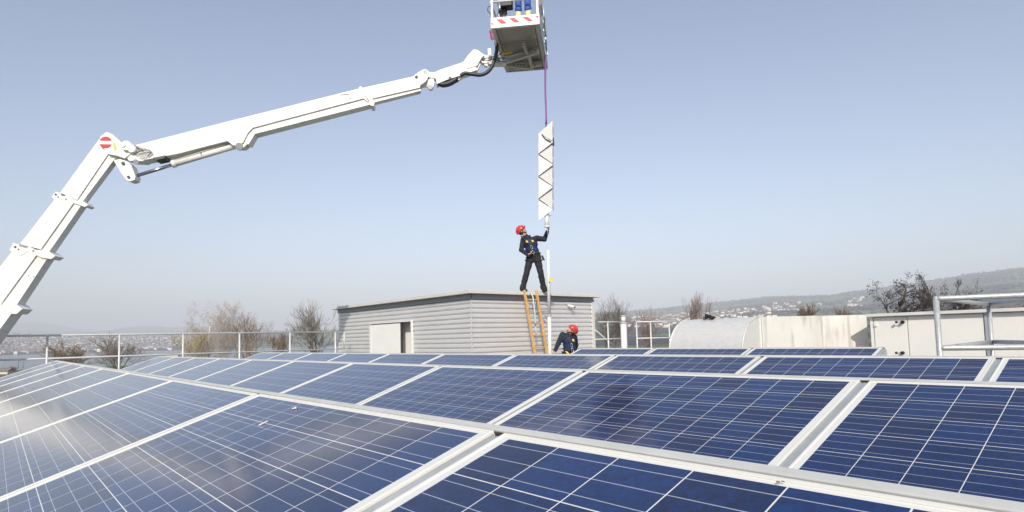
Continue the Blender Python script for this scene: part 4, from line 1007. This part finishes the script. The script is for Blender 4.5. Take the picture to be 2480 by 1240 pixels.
# underside support
def bq(u, v, z): return at_z(u, v, HB+z)
mb = MB()
for (u0, v0, u1, v1, r_) in ((1216, 152, 1304, 124, .06), (1216, 156, 1290, 164, .055), (1281, 133, 1289, 164, .045), (1268, 108, 1276, 126, .035)):
    a = bq(u0, v0, -.10); b = bq(u1, v1, -.10); d_ = (b-a).normalized(); mb.box(a.lerp(b, .5), ((b-a).length, r_*1.4, .11), basis(d_, UP.cross(d_), UP), b=.01)
mb.box(bq(1298, 156, -.09), (.25, .12, .09), RBk, b=.01)
mb.build('support_bracket', M['floor_br'], bask)
mb = MB()
for u, v in ((1245, 155), (1254, 156), (1262, 157), (1269, 157), (1296, 158), (1297, 120)):
    q = bq(u, v, -.165); mb.tube(q, q-UP*.008, .022, n=12)
mb.build('bolt', M['boom_dark'], bask)
mb = MB(); a = bq(1210, 131, -.12); b = bq(1241, 127, -.12); mb.tube(a, b, .028, n=14); mb.build('yellow_spring', M['yellow'], bask)
mb = MB(); a = bq(1224, 160, -.14); b = bq(1262, 165, -.14); mb.tube(a, b, .02, n=14); mb.build('yellow_bar', M['yellow'], bask)
mb = MB(); a = bq(1240, 137, -.14); b = bq(1270, 127, -.1); mb.tube(bq(1218, 139, -.14), b, .03, n=14); mb.tube(bq(1232, 168, -.16), bq(1290, 167, -.12), .022, n=12); mb.build('cylinder', M['alu_grey'], bask)
# pink coil hose
pc = at_d(1191.5, 86, 14.0)
mb = MB(); pts = []
for i in range(90):
    a_ = i*.62; pts.append(pc+CRh*(.055*math.cos(a_))+CF*(.055*math.sin(a_))+UP*(.11-i*.0022)+CRh*.03*(i/90))
mb.path(pts, .007, 6); mb.build('coil_hose', M['pink']); tag(bpy.data.objects['coil_hose'], 'pink coiled air hose hanging at the left of the work platform', 'hose')
mb = MB(); mb.box(at_d(1199.5, 98, 14.0), (.05, .08, .22), RBk, b=.01); mb.build('side_step', M['boom'], bask)
# basket worker
Df = (bp_(Wb*.6, .45, 0)-EYE).dot(_F); fz = HB+.06
fc = bp_(Wb*.66, .21, .16)
mb = MB(); mb.box(fc-UP*.05, (.6, .36, .09), RBk, b=.01); mb.build('step', M['alu_grey'], bask)
def bj(a, b, z): return fc+ax_*a+bx_*b+UP*z
J3 = dict(la=bj(.11, 0, .095), ra=bj(-.11, 0, .095), lk=bj(.10, -.03, .50), rk=bj(-.10, -.03, .50), lh=bj(.09, .02, .92), rh=bj(-.09, .02, .92), pel=bj(0, .02, .98), chest=bj(0, .0, 1.32), neck=bj(0, -.01, 1.52), head=bj(0, -.05, 1.67),
          ls=bj(.19, 0, 1.45), rs=bj(-.19, 0, 1.45), le=bj(.24, -.08, 1.18), re=bj(-.24, -.08, 1.18), lw=bj(.22, -.27, 1.12), rw=bj(-.22, -.27, 1.12))
w3 = person('worker in blue trousers and pale boots standing in the raised platform', J3, UP-bx_*.2, -bx_-UP*.35, -bx_, dict(jacket='navy', trousers='bluepant', boots='hivis', gaiter=True))
# sling
s0 = at_d(1319.5, 103, DT); s1 = at_d(1322.5, 299, DT)
mb = MB(); n_ = 14; vsl = []
for i in range(n_+1):
    p = s0.lerp(s1, i/n_)+CRh*(.006*math.sin(i*.6)); w_ = .026-.012*(i/n_); tw_ = i*.25
    vsl.append((p, w_, tw_))
for off in (-1, 1):
    ps = [p+CRh*off*w_*.45 for p, w_, _ in vsl]; mb.path(ps, [.014]*(n_+1), 6)
mb.build('lifting_sling', M['sling']); tag(bpy.data.objects['lifting_sling'], 'purple lifting sling running from the platform down to the turbine', 'sling')
mb = MB(); mb.ball(s0+UP*.02, (.05, .04, .09), nu=10, nv=8); mb.ball(s0+UP*.1-CRh*.02, (.035, .03, .06), nu=10, nv=8); mb.tube(s1-UP*.03, s1+UP*.03, .02, n=10); mb.build('sling_hitch', mat('dark_purple', (.05, .03, .14), .8), bpy.data.objects['lifting_sling'])

# ================================================================== BOOM
KP = at_d(280, 350, 13.2); TPt = at_d(1150, 140, 14.3)
bd = (TPt-KP); bd.z = 0; bd.normalize(); bn = V((bd.y, -bd.x, 0)); bn = bn if bn.dot(_F) < 0 else -bn    # bn points to the camera side
def bpt(u, v, off=0): return at_pl(u, v, KP+bn*off, bn)
boom = thing('aerial_boom', V((bpt(-150, 900).x, bpt(-150, 900).y, -9)), 'white articulated telescopic boom of an aerial lift crossing the sky', 'boom lift')
def bplate(pxs, half, name='_', m_='boom', parent=None, mi=None, mbx=None, front=None):
    """side outline in the boom's plane, extruded to real thickness"""
    mb = mbx or MB(); f_ = half if front is None else front
    mb.prism([bpt(u, v, f_) for u, v in pxs], -bn*(half*2) if front is None else -bn*(front+half))
    return mb if mbx else mb.build(name, M[m_], parent or boom)
# lower boom (telescoping sections, each with a narrower rail below)
bplate([(240, 337), (262, 372), (186, 484), (176, 480), (146, 466)], .12, 'lower_section'); bplate([(262, 371), (284, 376), (197, 492), (176, 481)], .09, 'lower_section_rail')
bplate([(139, 474), (176, 482), (180, 488), (98, 604), (49, 590)], .14, 'lower_section'); bplate([(176, 481), (199, 494), (116, 614), (93, 603)], .105, 'lower_section_rail')
bplate([(40, 594), (88, 608), (92, 612), (0, 738), (-60, 820), (-118, 802)], .155, 'lower_section'); bplate([(90, 608), (117, 622), (38, 742), (-40, 850), (-62, 815)], .12, 'lower_section_rail')
bplate([(-70, 765), (0, 745), (36, 748), (0, 797), (-150, 1010), (-260, 1330), (-420, 1330)], .17, 'lower_section')
# collars
def collar(pxs, tail, half):
    mb = bplate(pxs, half, mbx=MB()); mb2 = bplate(tail, half*.93, mbx=mb); mb.build('collar', M['boom'], boom)
collar([(134, 464), (145, 467), (150, 476), (165, 472), (178, 484), (172, 490), (160, 483), (146, 487), (133, 484), (125, 477)], [(168, 478), (180, 485), (205, 489), (213, 497), (205, 501), (190, 495), (172, 490)], .145)
collar([(32, 588), (45, 592), (52, 606), (70, 597), (84, 604), (78, 612), (70, 607), (48, 620), (38, 613), (23, 606)], [(70, 599), (84, 604), (118, 609), (134, 620), (124, 627), (100, 624), (74, 612)], .165)
collar([(-30, 735), (5, 738), (25, 745), (28, 758), (0, 752), (-30, 748)], [(20, 745), (36, 735), (54, 748), (40, 760), (25, 760)], .185)
mb = MB()
for u, v, r_ in ((135, 471, .02), (141, 477, .014), (37, 598, .022), (45, 604, .014), (69, 668, .012), (82, 670, .012), (160, 482, .012), (80, 607, .012)): q = bpt(u, v, .19 if u < 80 and v > 700 else (.168 if u < 120 else .148)); mb.tube(q, q+bn*.008, r_, n=10)
mb.build('bolt', M['boom_dark'], boom)
for (u0, v0, u1, v1, off) in ((168, 492, 100, 590, .108), (76, 622, 10, 706, .123), (203, 490, 208, 494, .108)):
    mb = MB(); a, b = bpt(u0, v0, off), bpt(u1, v1, off); mb.path([a, b], .012, 6); mb.build('guide_strip', M['boom_dark'], boom)
# knuckle
bplate([(243, 331), (258, 319.5), (272, 325), (300, 350), (320, 368), (302, 384), (285, 377), (262, 373), (240, 345)], .17, 'knuckle')
c_ = bpt(256, 345, .172); mb = MB()
Rk = basis(bd, UP, bn); r_ = .125
seg = lambda a0, a1: [c_+bd*(r_*math.cos(a))+UP*(r_*math.sin(a)) for a in [a0+(a1-a0)*i/12 for i in range(13)]]
mb.prism(seg(rad(18), rad(162)), bn*.004); mb.prism(seg(rad(198), rad(342)), bn*.004); mb.build('warning_sticker', M['red'], boom)
mb = MB(); mb.prism([bpt(u, v, .172) for u, v in ((274, 346), (278, 345), (283, 362), (277, 364))], bn*.004); mb.build('yellow_sticker', M['yellow'], boom)
for (u, v, r_, h_) in ((305, 352, .10, .24), (318, 360, .075, .23), (297, 350, .05, .26)):
    a = bpt(u, v, h_); mb = MB(); mb.tube(a, a-bn*2*h_, r_, n=22); mb.build('knuckle_pin', M['boom'], boom)
bplate([(275, 388), (290, 385), (309, 392), (318, 400), (328, 427), (326, 435), (316, 439), (306, 436), (293, 418)], .12, 'lug_plate')
mb = MB()
for u, v, r_ in ((299, 396, .033), (312, 429, .026)): q = bpt(u, v, .12); mb.tube(q, q+bn*.03, r_, n=14)
mb.build('pin', M['boom_dark'], boom)
mb = MB(); mb.tube(bpt(320, 429), bpt(425, 397), .036, n=18); mb.build('piston_rod', M['chrome'], boom)
mb = MB(); mb.tube(bpt(419, 397.5), bpt(588, 348), .068, n=20); mb.tube(bpt(417, 398), bpt(426, 395.5), .08, n=20); mb.build('hydraulic_cylinder', M['boom'], boom)
mb = MB(); mb.tube(bpt(489, 376), bpt(491, 375.5), .071, n=20); mb.build('cylinder_band', M['boom_dark'], boom)
mb = MB(); mb.path([bpt(430, 385, .06), bpt(470, 373, .07), bpt(545, 350, .07)], .008, 6); mb.build('hydraulic_pipe', M['boom'], boom)
# link between knuckle and upper boom
bplate([(300, 371), (318, 357), (334, 352), (372, 367), (372, 376), (345, 390), (312, 389)], .15, 'knuckle_link')
mb = MB(); mb.tube(bpt(329, 392, .17), bpt(329, 392, -.17), .055, n=18); mb.build('knuckle_pin', M['alu_grey'], boom)
mb = MB(); mb.path([bpt(333, 370, .19), bpt(345, 364, .21), bpt(362, 363, .2), bpt(366, 370, .2), bpt(358, 378, .19)], .008, 6); mb.path([bpt(326, 352, .19), bpt(336, 360, .2), bpt(345, 362, .19)], .009, 6); mb.build('hydraulic_hose', M['black'], boom)
mb = MB(); mb.prism([bpt(u, v, .165) for u, v in ((370, 382), (400, 376), (398, 383), (375, 388))], -bn*.3); mb.build('valve_block', M['boom_dark'], boom)
# upper boom
ub = bplate([(326, 352), (350, 346), (560, 292), (872, 214), (893, 247), (880, 238), (612, 309), (600, 322), (588, 345), (578, 352), (564, 352), (551, 341), (430, 372), (345, 388), (322, 374)], .15, 'upper_section')
bplate([(560, 309), (612, 307), (888, 237), (897, 250), (616, 322), (600, 348), (590, 357), (570, 357), (562, 350)], .112, 'upper_section_rail')
bplate([(612, 319.5), (896, 248.5), (898, 252.5), (616, 324.5)], .135, 'upper_section_bead'); bplate([(598, 347), (613, 321), (617, 324), (602, 350)], .135, 'upper_section_bead')
bplate([(870, 215), (1003, 184.5), (1008, 200), (1018, 203), (1017, 212), (890, 241)], .125, 'jib_section'); bplate([(890, 238), (1017, 209), (1019, 219.5), (901, 249)], .09, 'jib_section_rail')
mb = MB(); mb.tube(bpt(579, 354, .145), bpt(579, 354, -.145), .075, n=18); mb.build('cylinder_pin', M['alu_grey'], boom)
q = bpt(565, 339, .15); mb = MB(); mb.tube(q, q+bn*.012, .04, n=16); mb.build('pin_cap', M['boom'], boom)
mb = bplate([(868, 212), (874, 209), (900, 238), (907, 248), (905, 256), (897, 255), (894, 243)], .165, mbx=MB()); mb.build('collar', M['boom'], boom)
mb = bplate([(823, 228), (846, 223), (848, 227), (826, 229)], .17, mbx=MB()); bplate([(845, 224), (851, 223), (850, 237), (846, 237)], .175, mbx=mb); mb.build('cable_bracket', M['boom'], boom)
mb = MB(); mb.prism([bpt(u, v, .1515) for u, v in ((582, 288.5), (600, 284.5), (600, 285.7), (582, 289.7))], -bn*.003); mb.build('maker_plate', M['alu_grey'], boom)
# jib head
bplate([(1000, 185), (1012, 176), (1023, 169), (1030, 167), (1037, 171), (1038, 184), (1032, 196), (1018, 206), (1010, 200)], .13, 'jib_head')
q = bpt(1008.5, 186.5, .135); mb = MB(); mb.tube(q, q+bn*.006, .036, n=16); mb.build('head_hole', M['black'], boom)
mb = MB(); mb.tube(bpt(1030, 174, .15), bpt(1030, 174, -.15), .05, n=18); mb.build('head_pin', M['boom'], boom)
bplate([(1036, 174), (1062, 176), (1066, 184), (1056, 190), (1036, 186)], .09, 'jib_link'); bplate([(1036, 192), (1050, 188), (1052, 200), (1048, 213), (1042, 215), (1036, 209)], .07, 'jib_link')
mb = MB(); mb.tube(bpt(1018, 211), bpt(1042, 209.5), .022, n=12); mb.tube(bpt(1042, 210, .09), bpt(1042, 210, -.09), .055, n=16); mb.build('jib_rod', M['alu'], boom)
bplate([(1052, 175), (1066, 169), (1125, 149), (1131, 166), (1153, 160), (1153, 170), (1123, 180), (1082, 193), (1058, 203), (1056, 192)], .12, 'jib')
bplate([(1122, 150), (1135, 132), (1147, 119.5), (1157, 121), (1173, 133), (1166, 140), (1160, 150), (1156, 158), (1131, 166)], .135, 'jib_end'); bplate([(1130, 166), (1154, 159), (1160, 152), (1164, 155), (1156, 170), (1136, 175)], .08, 'jib_end')
q = bpt(1090, 189.5, .122); mb = MB(); mb.tube(q, q+bn*.006, .035, n=14); mb.build('head_hole', M['black'], boom)
# rotator towards the platform
mb = bplate([(1160, 140), (1172, 132), (1188, 137), (1200, 131), (1212, 140), (1214, 152), (1198, 157), (1180, 152), (1168, 152)], .07, mbx=MB()); bplate([(1181, 117), (1189, 116), (1190, 134), (1182, 134)], .03, mbx=mb); bplate([(1174, 150), (1182, 150), (1181, 160), (1173, 158)], .05, mbx=mb); bplate([(1196, 150), (1226, 151), (1226, 157), (1198, 158)], .05, mbx=mb); mb.build('rotator', M['boom'], boom)
mb = MB()
for u, v, r_ in ((1170, 142, .04), (1187, 140, .045), (1203, 146, .06)): mb.tube(bpt(u, v, .1), bpt(u, v, -.1), r_, n=16)
mb.build('rotator_pin', M['alu_grey'], boom)
mb = MB()
for i, (a, b) in enumerate((((1170, 142), (1205, 132)), ((1190, 136), (1222, 140)), ((1180, 148), (1215, 128)), ((1196, 142), (1228, 150)))): mb.path([bpt(*a, .1), bpt((a[0]+b[0])/2, (a[1]+b[1])/2+3, .13), bpt(*b, .08)], .009, 6)
q = bpt(1169.5, 143, .1); mb.tube(q, q+bn*.01, .02, n=10); mb.build('hydraulic_hose', M['black'], boom)
# black hose
def smooth(pts, n=6):
    out = []
    for i in range(len(pts)-1):
        p0 = pts[max(i-1, 0)]; p1 = pts[i]; p2 = pts[i+1]; p3 = pts[min(i+2, len(pts)-1)]
        for k in range(n):
            t_ = k/n; out.append(.5*((2*p1)+(p2-p0)*t_+(2*p0-5*p1+4*p2-p3)*t_*t_+(3*p1-p0-3*p2+p3)*t_**3))
    return out+[pts[-1]]
hp = [bpt(u, v, .16+k*.012) for k, (u, v) in enumerate(((1116, 183), (1126, 177.5), (1145, 180), (1163, 181.5), (1180, 175), (1192, 160), (1199, 140), (1203, 122), (1203, 106)))]
mb = MB(); mb.path(smooth(hp), .042, 12); mb.build('cable_hose', M['rubber'], boom)
hp2 = [bpt(u, v, .06) for u, v in ((1060, 203), (1075, 205), (1090, 201), (1107, 191))]
mb = MB(); sp2 = smooth(hp2, 4); mb.path(sp2, [.03+.035*min(1, i/3) for i in range(len(sp2))], 12); mb.build('cable_sleeve', M['rubber'], boom)
bplate([(1104, 189), (1118, 178), (1123, 184), (1108, 196)], .06, 'hose_clamp')

# ================================================================== AIR
hz = MB(); hz.box((0, 0, 345), (32000, 32000, 730))
hm = bpy.data.materials.new('haze'); hm.use_nodes = True; t = hm.node_tree; t.nodes.clear()
ou = t.nodes.new('ShaderNodeOutputMaterial'); pv_ = t.nodes.new('ShaderNodeVolumePrincipled'); pv_.inputs['Color'].default_value = (.84, .88, .96, 1)
pv_.inputs["Density"].default_value = 2.3e-4; pv_.inputs['Anisotropy'].default_value = -0.18
t.links.new(pv_.outputs[0], ou.inputs['Volume'])
tag(hz.build('haze', hm), 'thin pale haze over the lake and hills', 'haze', kind='stuff')
